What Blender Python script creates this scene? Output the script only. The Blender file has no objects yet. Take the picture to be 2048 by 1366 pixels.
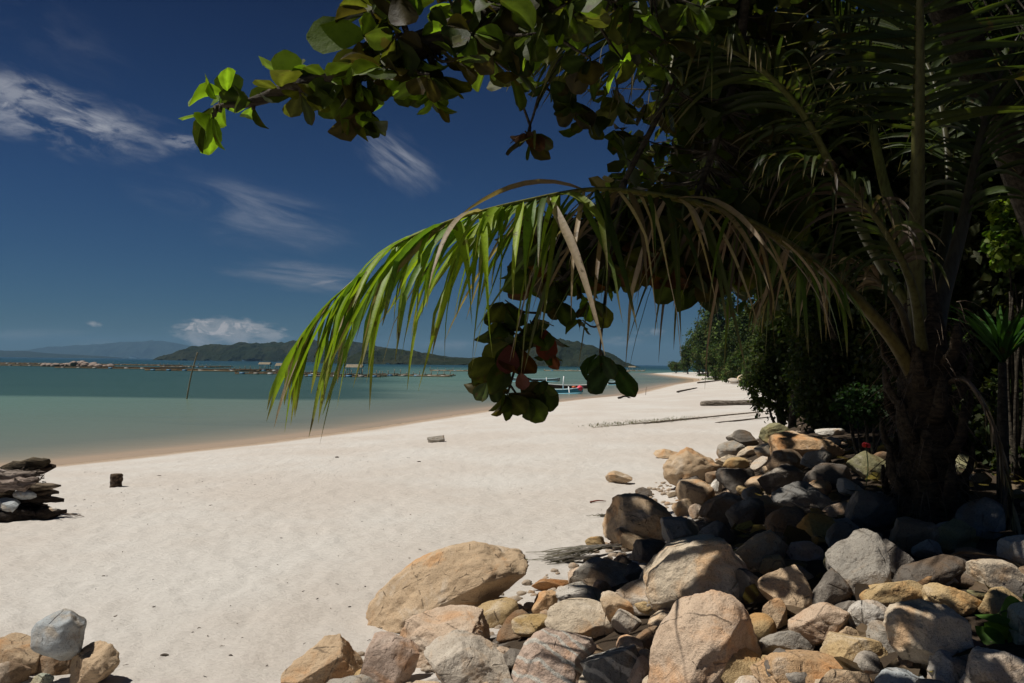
import bpy, math, random
import numpy as np
from mathutils import Vector, Matrix
SC = bpy.context.scene
COL = SC.collection
R = math.radians
rnd = random.Random(7)
rng = np.random.default_rng(11)

# ------------------------------------------------------------------ camera
CAMZ = 2.8
F = 1593.0                      # focal length in photo pixels (28 mm on a 36 mm sensor)
PITCH = math.atan(43.4 / F); ROLL = R(0.735)
fw = np.array([0, math.cos(PITCH), math.sin(PITCH)])
up0 = np.array([0, -math.sin(PITCH), math.cos(PITCH)])
X0 = np.array([1.0, 0, 0])
rt = math.cos(ROLL) * X0 + math.sin(ROLL) * up0
upv = -math.sin(ROLL) * X0 + math.cos(ROLL) * up0
CAM = np.array([0, 0, CAMZ])
cd = bpy.data.cameras.new('camera'); cam = bpy.data.objects.new('camera', cd); COL.objects.link(cam)
cd.lens = 28.0; cd.sensor_width = 36.0; cd.clip_start = 0.05; cd.clip_end = 40000
m = Matrix.Identity(4)
for i in range(3):
    m[i][0] = rt[i]; m[i][1] = upv[i]; m[i][2] = -fw[i]; m[i][3] = CAM[i]
cam.matrix_world = m
SC.camera = cam
SC.view_settings.view_transform = 'Standard'; SC.view_settings.look = 'None'
SC.view_settings.exposure = 0.0; SC.view_settings.gamma = 1.0

def ray(px, py):
    d = fw + (px - 1024) / F * rt + (683 - py) / F * upv
    return d
def P(px, py, Y):
    d = ray(px, py)
    return CAM + d * (Y / d[1])

# ------------------------------------------------------------------ sun + sky
SUN_EL = R(61); SUN_AZ = R(-87)        # azimuth from +Y towards +X: the sun stands high on the left
sdir = np.array([math.sin(SUN_AZ) * math.cos(SUN_EL), math.cos(SUN_AZ) * math.cos(SUN_EL), math.sin(SUN_EL)])
sl = bpy.data.lights.new('sun', 'SUN'); sl.energy = 4.8; sl.angle = R(0.5); sl.color = (1.0, 0.95, 0.87)
so = bpy.data.objects.new('sun', sl); COL.objects.link(so)
so.rotation_euler = Vector(sdir).to_track_quat('Z', 'Y').to_euler()

W = bpy.data.worlds.new('World'); SC.world = W; W.use_nodes = True
class NT:
    """small node-tree helper"""
    def __init__(s, nt): s.nt = nt; nt.nodes.clear()
    def n(s, t, **kw):
        nd = s.nt.nodes.new(t)
        for k, v in kw.items():
            if k.startswith('i_'):
                key = k[2:]
                key = int(key) if key.isdigit() else key.replace('_', ' ')
                if hasattr(v, 'is_output') or isinstance(v, bpy.types.NodeSocket): s.nt.links.new(v, nd.inputs[key])
                else: nd.inputs[key].default_value = v
            else: setattr(nd, k, v)
        return nd
    def l(s, a, b): s.nt.links.new(a, b)
    def math(s, op, a, b=0.0, c=0.0, clamp=False):
        nd = s.nt.nodes.new('ShaderNodeMath'); nd.operation = op; nd.use_clamp = clamp
        for i, v in enumerate((a, b, c)):
            if isinstance(v, bpy.types.NodeSocket): s.l(v, nd.inputs[i])
            elif i < len(nd.inputs): nd.inputs[i].default_value = v
        return nd.outputs[0]
    def mix(s, f, a, b, mode='MIX'):
        nd = s.nt.nodes.new('ShaderNodeMix'); nd.data_type = 'RGBA'; nd.blend_type = mode
        for k, v in ((0, f), (6, a), (7, b)):
            if isinstance(v, bpy.types.NodeSocket): s.l(v, nd.inputs[k])
            else: nd.inputs[k].default_value = v if k == 0 else (*v, 1)[:4]
        return nd.outputs[2]
    def ramp(s, f, stops):
        nd = s.nt.nodes.new('ShaderNodeValToRGB'); e = nd.color_ramp.elements
        while len(e) < len(stops): e.new(0.5)
        for el, (p, c) in zip(e, stops):
            el.position = p; el.color = (*c, 1) if len(c) == 3 else c
        s.l(f, nd.inputs[0]); return nd.outputs[0]
    def noise(s, vec, scale, detail=4, rough=0.55, dist=0.0):
        nd = s.nt.nodes.new('ShaderNodeTexNoise'); s.l(vec, nd.inputs['Vector'])
        nd.inputs['Scale'].default_value = scale; nd.inputs['Detail'].default_value = detail
        nd.inputs['Roughness'].default_value = rough; nd.inputs['Distortion'].default_value = dist
        return nd.outputs[0]
    def smooth(s, v, a, b):
        nd = s.nt.nodes.new('ShaderNodeMapRange'); nd.interpolation_type = 'SMOOTHSTEP'
        s.l(v, nd.inputs[0]); nd.inputs[1].default_value = a; nd.inputs[2].default_value = b
        return nd.outputs[0]
    def scalev(s, v, sc):
        nd = s.nt.nodes.new('ShaderNodeMapping'); s.l(v, nd.inputs[0]); nd.inputs['Scale'].default_value = sc
        return nd.outputs[0]

t = NT(W.node_tree)
sky = t.n('ShaderNodeTexSky', sky_type='NISHITA', sun_disc=False, sun_elevation=SUN_EL, sun_rotation=SUN_AZ, altitude=0.0, air_density=1.0, dust_density=0.3, ozone_density=2.5)
tc = t.n('ShaderNodeTexCoord')
sep = t.n('ShaderNodeSeparateXYZ', i_0=tc.outputs['Generated'])
ysafe = t.math('MAXIMUM', sep.outputs[1], 0.05)
gs = t.math('DIVIDE', sep.outputs[0], ysafe)       # horizontal slope of the direction
gt = t.math('DIVIDE', sep.outputs[2], ysafe)       # vertical slope of the direction
# a polarised tropical sky: deep blue aloft, paler blue-green low down
tint = t.ramp(t.math('ABSOLUTE', sep.outputs[2]), [(0.0, (0.17, 0.31, 0.44)), (0.06, (0.145, 0.295, 0.48)), (0.2, (0.115, 0.235, 0.43)), (0.42, (0.058, 0.112, 0.24)), (1.0, (0.06, 0.11, 0.22))])
skyc = t.mix(1.0, sky.outputs[0], tint, 'MULTIPLY')
gv = t.n('ShaderNodeCombineXYZ', i_0=gs, i_1=gt).outputs[0]
def cloud(cx, cy, hw, hh, rot, amt, stretch, seed, lo=0.42, hi=0.72, edge=0.25, wsc=1.6):
    """cloud patch round one direction of the sky (photo pixel of its middle), half sizes in pixels"""
    d = ray(cx, cy); s0, t0 = d[0] / d[1], d[2] / d[1]
    mp = t.n('ShaderNodeMapping', vector_type='TEXTURE'); t.l(gv, mp.inputs[0])
    mp.inputs['Location'].default_value = (s0, t0, 0); mp.inputs['Rotation'].default_value = (0, 0, R(rot))
    mp.inputs['Scale'].default_value = (hw / F, hh / F, 1)
    wob = t.noise(mp.outputs[0], wsc, 6, .6)
    ln = t.n('ShaderNodeVectorMath', operation='LENGTH'); t.l(mp.outputs[0], ln.inputs[0])
    r = t.math('ADD', ln.outputs['Value'], t.math('MULTIPLY', t.math('SUBTRACT', wob, 0.5), 1.1))
    mask = t.smooth(r, 1.0, edge)
    mp2 = t.n('ShaderNodeMapping'); t.l(mp.outputs[0], mp2.inputs[0])
    mp2.inputs['Scale'].default_value = (hw / F * stretch[0], hh / F * stretch[1], 1); mp2.inputs['Location'].default_value = (seed, seed * 1.7, seed)
    nz = t.noise(mp2.outputs[0], 1.0, 9, 0.62, 0.6)
    return t.math('MULTIPLY', t.math('MULTIPLY', mask, t.smooth(nz, lo, hi)), amt)
cl = None
CL = [  # cx, cy, hw, hh, rot, amount, stretch, seed
 (90, 225, 340, 80, -17, 0.75, (14, 36, 1), 1.3, .38, .66, .1), (40, 195, 150, 34, -18, 0.50, (22, 60, 1), 8.0, .3, .55, .15),
 (370, 284, 75, 20, -4, 0.40, (24, 80, 1), 2.1, .36, .6, .2), (215, 250, 130, 30, -14, 0.45, (22, 60, 1), 4.4, .33, .6, .2),
 (795, 318, 130, 62, -38, 0.50, (7, 55, 1), 3.4, .35, .75, .0), (700, 240, 90, 25, -15, 0.12, (9, 55, 1), 5.4, .35, .75, .0),
 (500, 425, 270, 80, -14, 0.38, (6, 34, 1), 6.2, .33, .75, .0), (600, 470, 160, 26, -10, 0.28, (6, 60, 1), 2.2, .36, .8, .0),
 (620, 552, 200, 36, -5, 0.34, (6, 70, 1), 7.7, .36, .75, .0), (650, 565, 50, 10, 8, 0.3, (14, 90, 1), 3.9, .3, .6, .0),
 (100, 70, 260, 90, -25, 0.05, (10, 30, 1), 3.0, .4, .75, .0), (460, 668, 125, 36, -3, 0.42, (30, 50, 1), 9.1, .25, .6, .7, 3.2),
 (440, 655, 95, 20, -2, 0.75, (45, 60, 1), 9.9, .35, .62, .6, 4.0), (190, 648, 20, 7, -10, .4, (60, 90, 1), 1.0, .3, .5, .2),
 (1245, 682, 60, 12, 0, .22, (40, 80, 1), 5.0, .3, .6, .1), (1300, 663, 40, 12, 0, .25, (40, 80, 1), 6.0, .3, .6, .1),
 (900, 690, 80, 14, 0, .14, (40, 80, 1), 7.0, .3, .6, .1), (60, 668, 160, 14, 2, .10, (20, 90, 1), 2.0, .3, .6, .1), (185, 690, 70, 16, 2, .10, (30, 60, 1), 2.6, .3, .6, .1)]
for c in CL:
    v = cloud(*c)
    cl = v if cl is None else t.math('MAXIMUM', cl, v)
cloudc = t.ramp(t.smooth(gt, 0.0, 0.5), [(0.0, (12.5, 11.2, 10.5)), (0.25, (7.6, 8.0, 8.8)), (1.0, (9.6, 9.7, 10.2))])
out_c = t.mix(cl, skyc, cloudc)
bg = t.n('ShaderNodeBackground', i_Color=out_c, i_Strength=0.052)
wo = t.n('ShaderNodeOutputWorld'); t.l(bg.outputs[0], wo.inputs[0])

# ------------------------------------------------------------------ helpers
def tag(o, label=None, cat=None, group=None, kind=None):
    if label: o['label'] = label
    if cat: o['category'] = cat
    if group: o['group'] = group
    if kind: o['kind'] = kind
    return o
def empty(name, loc, label=None, cat=None, group=None):
    o = bpy.data.objects.new(name, None); COL.objects.link(o); o.location = [float(a) for a in loc]
    o.empty_display_size = 0.1
    return tag(o, label, cat, group)
def mesh(name, V, Fc, mat, parent=None, col=None, smooth=True, origin=None, attrs=None):
    """V (n,3) world coordinates, Fc list of polygons or an int array (m,k)"""
    V = np.asarray(V, float).reshape(-1, 3)
    og = np.zeros(3)
    if parent is not None: og = np.array(parent_world(parent))
    elif origin is not None: og = np.asarray(origin, float)
    me = bpy.data.meshes.new(name)
    if isinstance(Fc, np.ndarray):
        k = Fc.shape[1]; n = Fc.shape[0]
        me.vertices.add(len(V)); me.vertices.foreach_set('co', (V - og).astype(np.float32).ravel())
        me.loops.add(n * k); me.loops.foreach_set('vertex_index', Fc.astype(np.int32).ravel())
        me.polygons.add(n); me.polygons.foreach_set('loop_start', np.arange(0, n * k, k, dtype=np.int32))
        me.update(calc_edges=True)
    else:
        me.from_pydata([tuple(v) for v in (V - og)], [], [tuple(int(i) for i in f) for f in Fc])
    if smooth: me.polygons.foreach_set('use_smooth', np.ones(len(me.polygons), bool))
    if col is not None:
        a = me.color_attributes.new('Col', 'FLOAT_COLOR', 'POINT')
        c = np.ones((len(V), 4), np.float32); c[:, :3] = col
        a.data.foreach_set('color', c.ravel())
    for k, v in (attrs or {}).items():
        a = me.attributes.new(k, 'FLOAT', 'POINT'); a.data.foreach_set('value', np.asarray(v, np.float32))
    for mt in (mat if isinstance(mat, (list, tuple)) else [mat]): me.materials.append(mt)
    me.validate(); me.update()
    o = bpy.data.objects.new(name, me); COL.objects.link(o)
    if parent is not None: o.parent = parent
    else: o.location = og
    return o
def parent_world(p):
    loc = np.zeros(3)
    while p is not None:
        loc = loc + np.array(p.location); p = p.parent
    return loc
class MB:
    def __init__(s): s.V = []; s.F = []; s.C = []; s.n = 0
    def add(s, V, Fc, c=(1, 1, 1)):
        V = np.asarray(V, float); s.V.append(V)
        s.F += [tuple(i + s.n for i in f) for f in Fc]
        c = np.asarray(c, float); s.C.append(np.broadcast_to(c, (len(V), 3)).copy()); s.n += len(V)
    def build(s, name, mat, parent=None, smooth=True, origin=None):
        return mesh(name, np.concatenate(s.V), s.F, mat, parent, np.concatenate(s.C), smooth, origin)
def spline(pts, n):
    """Catmull-Rom through pts, n samples evenly spaced by parameter"""
    p = np.asarray(pts, float); p = np.vstack([2 * p[0] - p[1], p, 2 * p[-1] - p[-2]])
    k = len(p) - 3; u = np.linspace(0, k - 1e-6, n); i = u.astype(int); f = (u - i)[:, None]
    a, b, c, d = p[i], p[i + 1], p[i + 2], p[i + 3]
    return 0.5 * (2 * b + (c - a) * f + (2 * a - 5 * b + 4 * c - d) * f ** 2 + (3 * b - a - 3 * c + d) * f ** 3)
def nrm(v):
    v = np.asarray(v, float); l = np.linalg.norm(v, axis=-1, keepdims=True)
    return v / np.maximum(l, 1e-9)
def tube(pts, rad, n=8, flat=1.0, cap=True, wob=0.0):
    pts = np.asarray(pts, float); m_ = len(pts); rad = np.broadcast_to(rad, (m_,))
    T = nrm(np.gradient(pts, axis=0)); ref = np.array([0, 0, 1.0]) if abs(T[0][2]) < 0.8 else np.array([0, 1.0, 0])
    V = []; A = nrm(np.cross(T[0], ref))
    for i in range(m_):
        A = nrm(A - T[i] * A.dot(T[i])); B = np.cross(T[i], A)
        for k in range(n):
            a = 2 * math.pi * k / n
            r = rad[i] * (1 + (wob * rnd.uniform(-1, 1) if wob else 0))
            V.append(pts[i] + r * (math.cos(a) * A + math.sin(a) * flat * B))
    Fc = [(i * n + k, i * n + (k + 1) % n, (i + 1) * n + (k + 1) % n, (i + 1) * n + k) for i in range(m_ - 1) for k in range(n)]
    if cap: Fc += [tuple(range(n))[::-1], tuple(range((m_ - 1) * n, m_ * n))]
    return np.array(V), Fc
def box(c, s):
    c = np.asarray(c, float); s = np.asarray(s, float) / 2
    V = np.array([[x, y, z] for x in (-1, 1) for y in (-1, 1) for z in (-1, 1)]) * s + c
    return V, [(0, 1, 3, 2), (4, 6, 7, 5), (0, 4, 5, 1), (2, 3, 7, 6), (0, 2, 6, 4), (1, 5, 7, 3)]
# numpy gradient noise
_perm = rng.permutation(256); _perm = np.concatenate([_perm, _perm, _perm])
_g = nrm(rng.normal(size=(256, 3)))
def pn(p):
    p = np.asarray(p, float); i = np.floor(p).astype(int); f = p - i; i = i & 255
    w = f * f * f * (f * (f * 6 - 15) + 10); r = 0
    for dx in (0, 1):
        for dy in (0, 1):
            for dz in (0, 1):
                h = _perm[_perm[_perm[(i[:, 0] + dx) & 255] + ((i[:, 1] + dy) & 255)] + ((i[:, 2] + dz) & 255)]
                d = (_g[h & 255] * (f - np.array([dx, dy, dz]))).sum(1)
                r = r + d * (w[:, 0] if dx else 1 - w[:, 0]) * (w[:, 1] if dy else 1 - w[:, 1]) * (w[:, 2] if dz else 1 - w[:, 2])
    return r
def fbm(p, oct=4, gain=0.5):
    r = 0; a = 1
    for k in range(oct): r = r + a * pn(p * 2 ** k + 17.3 * k); a *= gain
    return r
def sstep(x): x = np.clip(x, 0, 1); return x * x * (3 - 2 * x)

# ------------------------------------------------------------------ materials
def mat(name):
    mt = bpy.data.materials.new(name); mt.use_nodes = True; return mt, NT(mt.node_tree)
def finish(t, sh, disp=None):
    o = t.n('ShaderNodeOutputMaterial'); t.l(sh, o.inputs[0])
def bump(t, h, s, d=0.02, nrml=None):
    b = t.n('ShaderNodeBump'); b.inputs['Strength'].default_value = s; b.inputs['Distance'].default_value = d
    t.l(h, b.inputs['Height'])
    if nrml is not None: t.l(nrml, b.inputs['Normal'])
    return b.outputs[0]
def bsdf(t, c, rough=0.8, normal=None, spec=0.3, **kw):
    b = t.n('ShaderNodeBsdfPrincipled')
    for k, v in (('Base Color', c), ('Roughness', rough), ('Specular IOR Level', spec)):
        if isinstance(v, bpy.types.NodeSocket): t.l(v, b.inputs[k])
        else: b.inputs[k].default_value = (*v, 1) if k == 'Base Color' else v
    if normal is not None: t.l(normal, b.inputs['Normal'])
    return b.outputs[0]

def make_stone(name, banded=False):
    mt, t = mat(name)
    oi = t.n('ShaderNodeObjectInfo'); tcn = t.n('ShaderNodeTexCoord')
    off = t.n('ShaderNodeVectorMath', operation='MULTIPLY_ADD'); t.l(oi.outputs['Location'], off.inputs[0])
    off.inputs[1].default_value = (7.3, 3.1, 5.7); t.l(tcn.outputs['Object'], off.inputs[2]); v = off.outputs[0]
    base = oi.outputs['Color']
    big = t.noise(v, 3.2, 5, 0.6, 0.8); mid = t.noise(v, 14, 6, 0.65); fine = t.noise(v, 90, 4, 0.7); gr = t.noise(v, 260, 2, 0.6)
    warm = t.mix(1.0, base, (1.06, 0.86, 0.68), 'MULTIPLY'); pale = t.mix(0.5, base, (0.56, 0.51, 0.44))
    c = t.mix(t.smooth(big, 0.50, 0.66), base, warm)
    c = t.mix(t.smooth(big, 0.45, 0.30), c, pale)
    c = t.mix(t.math('MULTIPLY', t.smooth(mid, 0.50, 0.70), 0.4), c, t.mix(1.0, c, (0.5, 0.44, 0.38), 'MULTIPLY'))
    if banded:
        wv = t.n('ShaderNodeTexWave', wave_type='BANDS', bands_direction='DIAGONAL'); t.l(v, wv.inputs[0])
        wv.inputs['Scale'].default_value = 5; wv.inputs['Distortion'].default_value = 6; wv.inputs['Detail'].default_value = 4
        c = t.mix(t.smooth(wv.outputs['Fac'], 0.75, 0.95), c, (0.42, 0.40, 0.36))
    c = t.mix(t.math('MULTIPLY', t.smooth(fine, 0.54, 0.68), 0.6), c, t.mix(1.0, c, (0.36, 0.31, 0.27), 'MULTIPLY'))
    c = t.mix(t.math('MULTIPLY', t.smooth(gr, 0.53, 0.70), 0.45), c, t.mix(1.0, c, (0.4, 0.38, 0.36), 'MULTIPLY'))
    c = t.mix(t.math('MULTIPLY', t.smooth(gr, 0.45, 0.3), 0.35), c, t.mix(1.0, c, (1.35, 1.33, 1.3), 'MULTIPLY'))
    vo = t.n('ShaderNodeTexVoronoi', feature='DISTANCE_TO_EDGE'); t.l(t.scalev(v, (1, 1, 1)), vo.inputs['Vector']); vo.inputs['Scale'].default_value = 3.1
    crack = t.math('MULTIPLY', t.smooth(vo.outputs['Distance'], 0.018, 0.0), t.smooth(mid, 0.48, 0.58))
    c = t.mix(t.math('MULTIPLY', crack, 0.5), c, (0.05, 0.04, 0.03))
    h = t.math('ADD', t.math('MULTIPLY', mid, 0.6), t.math('ADD', t.math('MULTIPLY', fine, 0.25), t.math('MULTIPLY', gr, 0.10)))
    h = t.math('SUBTRACT', h, t.math('MULTIPLY', crack, 0.25))
    c = t.mix(1.0, c, (1.28, 1.26, 1.22), 'MULTIPLY')
    finish(t, bsdf(t, c, 0.86, bump(t, h, 1.0, 0.03), 0.25)); return mt
M_STONE = make_stone('stone'); M_BAND = make_stone('banded_stone', True)

# sand: one sheet with dry sand, a wet strip and darker soil under the trees
mt, t = mat('sand'); M_SAND = mt
tcn = t.n('ShaderNodeTexCoord'); v = tcn.outputs['Object']
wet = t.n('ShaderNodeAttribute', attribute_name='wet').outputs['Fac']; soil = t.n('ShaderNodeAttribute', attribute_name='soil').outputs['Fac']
n1 = t.noise(v, 0.35, 5); n2 = t.noise(t.scalev(v, (1.0, 2.2, 1)), 5, 8, 0.65); n3 = t.noise(v, 120, 3, 0.7); n4 = t.noise(t.scalev(v, (.8, 1.5, 1)), 22, 6, 0.7)
c = t.mix(t.smooth(n1, 0.35, 0.68), (0.545, 0.495, 0.44), (0.59, 0.56, 0.515))
c = t.mix(t.math('MULTIPLY', t.smooth(n4, 0.56, 0.75), 0.30), c, (0.34, 0.28, 0.22))
c = t.mix(t.math('MULTIPLY', t.smooth(n2, 0.58, 0.78), 0.25), c, (0.36, 0.31, 0.25))
c = t.mix(t.math('MULTIPLY', t.smooth(n3, 0.60, 0.72), 0.3), c, (0.16, 0.12, 0.09))
n5 = t.noise(t.scalev(v, (0.25, 1.2, 1)), 1.2, 5, 0.6)
wf = t.smooth(t.math('ADD', wet, t.math('MULTIPLY', t.math('SUBTRACT', n5, 0.5), 0.5)), 0.3, 0.75)
c = t.mix(wf, c, (0.42, 0.31, 0.21))
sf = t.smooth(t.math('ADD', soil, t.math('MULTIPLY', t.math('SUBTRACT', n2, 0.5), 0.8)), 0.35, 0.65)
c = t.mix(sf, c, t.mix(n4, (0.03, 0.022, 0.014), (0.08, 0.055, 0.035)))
h = t.math('ADD', t.math('MULTIPLY', n2, 1.0), t.math('ADD', t.math('MULTIPLY', n4, 0.35), t.math('MULTIPLY', n3, 0.06)))
ro = t.math('SUBTRACT', 0.92, t.math('MULTIPLY', wf, 0.45))
finish(t, bsdf(t, c, ro, bump(t, h, 0.8, 0.06), 0.25))

# water: clear at the very edge, turquoise-grey over sand, dark green over weed
mt, t = mat('sea_water'); M_WATER = mt
tcn = t.n('ShaderNodeTexCoord'); v = tcn.outputs['Object']
dp = t.n('ShaderNodeAttribute', attribute_name='shore').outputs['Fac']
wob = t.noise(t.scalev(v, (0.02, 0.06, 1)), 1.0, 5, 0.6)
dd = t.math('ADD', dp, t.math('MULTIPLY', t.math('SUBTRACT', wob, 0.5), t.math('MULTIPLY', dp, 0.5)))
u = t.math('DIVIDE', t.math('LOGARITHM', t.math('MAXIMUM', dd, 1.0), 10.0), 3.5)
c = t.ramp(u, [(0.0, (0.38, 0.285, 0.195)), (0.07, (0.27, 0.23, 0.165)), (0.20, (0.15, 0.165, 0.128)), (0.34, (0.120, 0.165, 0.125)), (0.46, (0.105, 0.180, 0.135)), (0.60, (0.05, 0.11, 0.085)), (0.70, (0.012, 0.045, 0.045)), (1.0, (0.008, 0.035, 0.055))])
weed = t.n('ShaderNodeAttribute', attribute_name='weed').outputs['Fac']
c = t.mix(t.math('MULTIPLY', t.smooth(t.math('ADD', weed, t.math('MULTIPLY', t.math('SUBTRACT', wob, 0.5), 0.7)), 0.25, 0.70), 0.85), c, (0.022, 0.055, 0.038))
patch = t.noise(t.scalev(v, (0.015, 0.05, 1)), 1.0, 6, 0.6)
c = t.mix(t.math('MULTIPLY', t.smooth(patch, 0.50, 0.62), 0.35), c, t.mix(1.0, c, (0.55, 0.68, 0.72), 'MULTIPLY'))
wv = t.noise(t.scalev(v, (1.0, 1.0, 1)), 2.2, 6, 0.6); wv2 = t.noise(t.scalev(v, (0.25, 0.6, 1)), 1, 4, 0.6)
hh = t.math('ADD', t.math('MULTIPLY', wv, 0.35), wv2)
b = t.n('ShaderNodeBsdfPrincipled'); t.l(c, b.inputs['Base Color']); b.inputs['Roughness'].default_value = 0.25; b.inputs['Specular IOR Level'].default_value = 0.1
b.inputs['IOR'].default_value = 1.2; t.l(bump(t, hh, 0.30, 0.12), b.inputs['Normal'])
tr = t.n('ShaderNodeBsdfTransparent'); mx = t.n('ShaderNodeMixShader')
t.l(t.smooth(dd, -0.3, 0.12), mx.inputs[0]); t.l(tr.outputs[0], mx.inputs[1]); t.l(b.outputs[0], mx.inputs[2])
finish(t, mx.outputs[0])

def make_leafmat(name, rough=0.45, trans=0.35, spec=0.35, veins=True):
    mt, t = mat(name)
    ca = t.n('ShaderNodeAttribute', attribute_name='Col').outputs['Color']
    tcn = t.n('ShaderNodeTexCoord'); nz = t.noise(tcn.outputs['Object'], 45, 4, 0.6)
    c = t.mix(t.math('MULTIPLY', t.smooth(nz, 0.4, 0.75), 0.5), ca, t.mix(1.0, ca, (0.55, 0.6, 0.5), 'MULTIPLY'))
    spot = t.noise(tcn.outputs['Object'], 13, 3, 0.5); c = t.mix(t.math('MULTIPLY', t.smooth(spot, 0.64, 0.68), 0.7), c, (0.07, 0.045, 0.02))
    p = bsdf(t, c, rough, bump(t, nz, 0.25, 0.01), spec)
    tl = t.n('ShaderNodeBsdfTranslucent'); t.l(t.mix(1.0, c, (1.35, 1.45, 0.55), 'MULTIPLY'), tl.inputs[0])
    mx = t.n('ShaderNodeMixShader'); mx.inputs[0].default_value = trans; t.l(p, mx.inputs[1]); t.l(tl.outputs[0], mx.inputs[2])
    finish(t, mx.outputs[0]); return mt
M_LEAF = make_leafmat('leaf', .55, .45, .2); M_PALM = make_leafmat('palm_leaf', 0.5, 0.4, 0.3); M_FAR = make_leafmat('far_foliage', 0.9, 0.2, 0.1)
def make_wood(name, dark, light, sc=1.0, useattr=False):
    mt, t = mat(name); tcn = t.n('ShaderNodeTexCoord'); oi = t.n('ShaderNodeObjectInfo')
    off = t.n('ShaderNodeVectorMath', operation='ADD'); t.l(oi.outputs['Location'], off.inputs[0]); t.l(tcn.outputs['Object'], off.inputs[1]); v = off.outputs[0]
    a = t.noise(t.scalev(v, (3 * sc, 22 * sc, 22 * sc)), 1.0, 7, 0.65, 0.4); b_ = t.noise(v, 9 * sc, 6, 0.65)
    c = t.mix(t.smooth(a, 0.35, 0.65), dark, light); c = t.mix(t.math('MULTIPLY', t.smooth(b_, 0.5, 0.7), 0.6), c, dark)
    if useattr: c = t.mix(1.0, c, t.n('ShaderNodeAttribute', attribute_name='Col').outputs['Color'], 'MULTIPLY')
    finish(t, bsdf(t, c, 0.85, bump(t, t.math('ADD', a, b_), 0.9, 0.03), 0.2)); return mt
M_DRIFT = make_wood('driftwood', (0.05, 0.04, 0.03), (0.30, 0.27, 0.24), 1, True)
M_BARK = make_wood('bark', (0.025, 0.02, 0.014), (0.085, 0.07, 0.05), 1)
M_TRUNKP = make_wood('palm_trunk', (0.02, 0.015, 0.01), (0.09, 0.065, 0.04), 2)
M_BAMBOO = make_wood('bamboo', (0.16, 0.13, 0.09), (0.42, 0.36, 0.26), 1, True)
mt, t = mat('paint'); M_PAINT = mt
ca = t.n('ShaderNodeAttribute', attribute_name='Col').outputs['Color']; nz = t.noise(t.n('ShaderNodeTexCoord').outputs['Object'], 6, 5, 0.65)
finish(t, bsdf(t, t.mix(t.math('MULTIPLY', t.smooth(nz, .5, .7), .4), ca, t.mix(1.0, ca, (.5, .48, .45), 'MULTIPLY')), 0.5))
mt, t = mat('stalk'); M_STALK = mt
ca = t.n('ShaderNodeAttribute', attribute_name='Col').outputs['Color']; nz = t.noise(t.scalev(t.n('ShaderNodeTexCoord').outputs['Object'], (1, 1, .3)), 30, 5, 0.65)
finish(t, bsdf(t, t.mix(t.smooth(nz, .4, .7), ca, t.mix(1.0, ca, (.5, .42, .35), 'MULTIPLY')), 0.5, bump(t, nz, .4, .01)))
def make_hill(name, a, b_):
    mt, t = mat(name); v = t.n('ShaderNodeTexCoord').outputs['Object']
    n1 = t.noise(v, 0.012, 6, 0.65); n2 = t.noise(v, 0.12, 5, 0.7)
    c = t.mix(t.smooth(n1, .4, .62), a, b_); c = t.mix(t.math('MULTIPLY', t.smooth(n2, .5, .65), .6), c, tuple(x * .4 for x in a))
    finish(t, bsdf(t, c, 1.0, bump(t, n2, 1.0, 6.0), 0.0)); return mt
M_HILL = make_hill('hill_forest', (0.022, 0.030, 0.015), (0.034, 0.038, 0.020)); M_MOUNT = make_hill('far_mountain', (0.02, 0.03, 0.02), (0.03, 0.04, 0.03))
# ------------------------------------------------------------------ terrain
SHORE = np.array([(-400, -120), (-100, -22), (-40, 4), (-22, 13.5), (-11.9, 20.5), (-8.7, 26.5), (-6.5, 31.8), (-0.7, 49.3), (5, 62.8), (10.5, 73.5), (22, 112), (32, 140), (37, 162), (40, 200), (44, 255), (60, 275), (200, 300), (900, 420)], float)
BANK = np.array([(-0.6, -60), (-0.5, 0), (-0.75, 3), (-1.25, 4.6), (-1.0, 5.4), (0.75, 8.1), (2.3, 13), (4.1, 18.0), (8, 25.5), (12.5, 40), (34, 115), (48, 190), (75, 262), (230, 340), (900, 480)], float)
def sdist(x, y, poly):
    """signed distance to an open polyline; positive on its right-hand side (inland)"""
    x = np.asarray(x, float); y = np.asarray(y, float); best = np.full(x.shape, 1e18); sg = np.ones(x.shape)
    for a, b in zip(poly[:-1], poly[1:]):
        d = b - a; L = d.dot(d); u = np.clip(((x - a[0]) * d[0] + (y - a[1]) * d[1]) / L, 0, 1)
        ex = x - (a[0] + u * d[0]); ey = y - (a[1] + u * d[1]); q = ex * ex + ey * ey
        s_ = np.sign(ex * d[1] - ey * d[0]); s_[s_ == 0] = 1
        mk = q < best - 1e-9; best = np.where(mk, q, best); sg = np.where(mk, s_, sg)
    return np.sqrt(best) * sg
def terrain(x, y):
    x = np.atleast_1d(np.asarray(x, float)); y = np.atleast_1d(np.asarray(y, float))
    ds = sdist(x, y, SHORE); db = sdist(x, y, BANK)
    z = np.where(ds > 0, 0.95 * (1 - np.exp(-np.maximum(ds, 0) / 9.0)), np.maximum(ds * 0.07, -5.0))
    z = z + 0.85 * sstep(db / 3.0) + 0.10 * np.clip(db / 3.0 - 1, 0, 3)
    z = z + np.where(y > 30, 30 * sstep((db - 4) / 70.0) * sstep((y - 30) / 40.0), 0)
    p = np.stack([x * 0.5, y * 0.5, np.zeros_like(x)], 1)
    z = z + np.where(ds > 0, 1, 0.3) * (0.035 * fbm(p, 3) * np.clip(ds / 4, 0, 1)) + 0.012 * fbm(p * 5, 2)
    return z, ds, db
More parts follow.
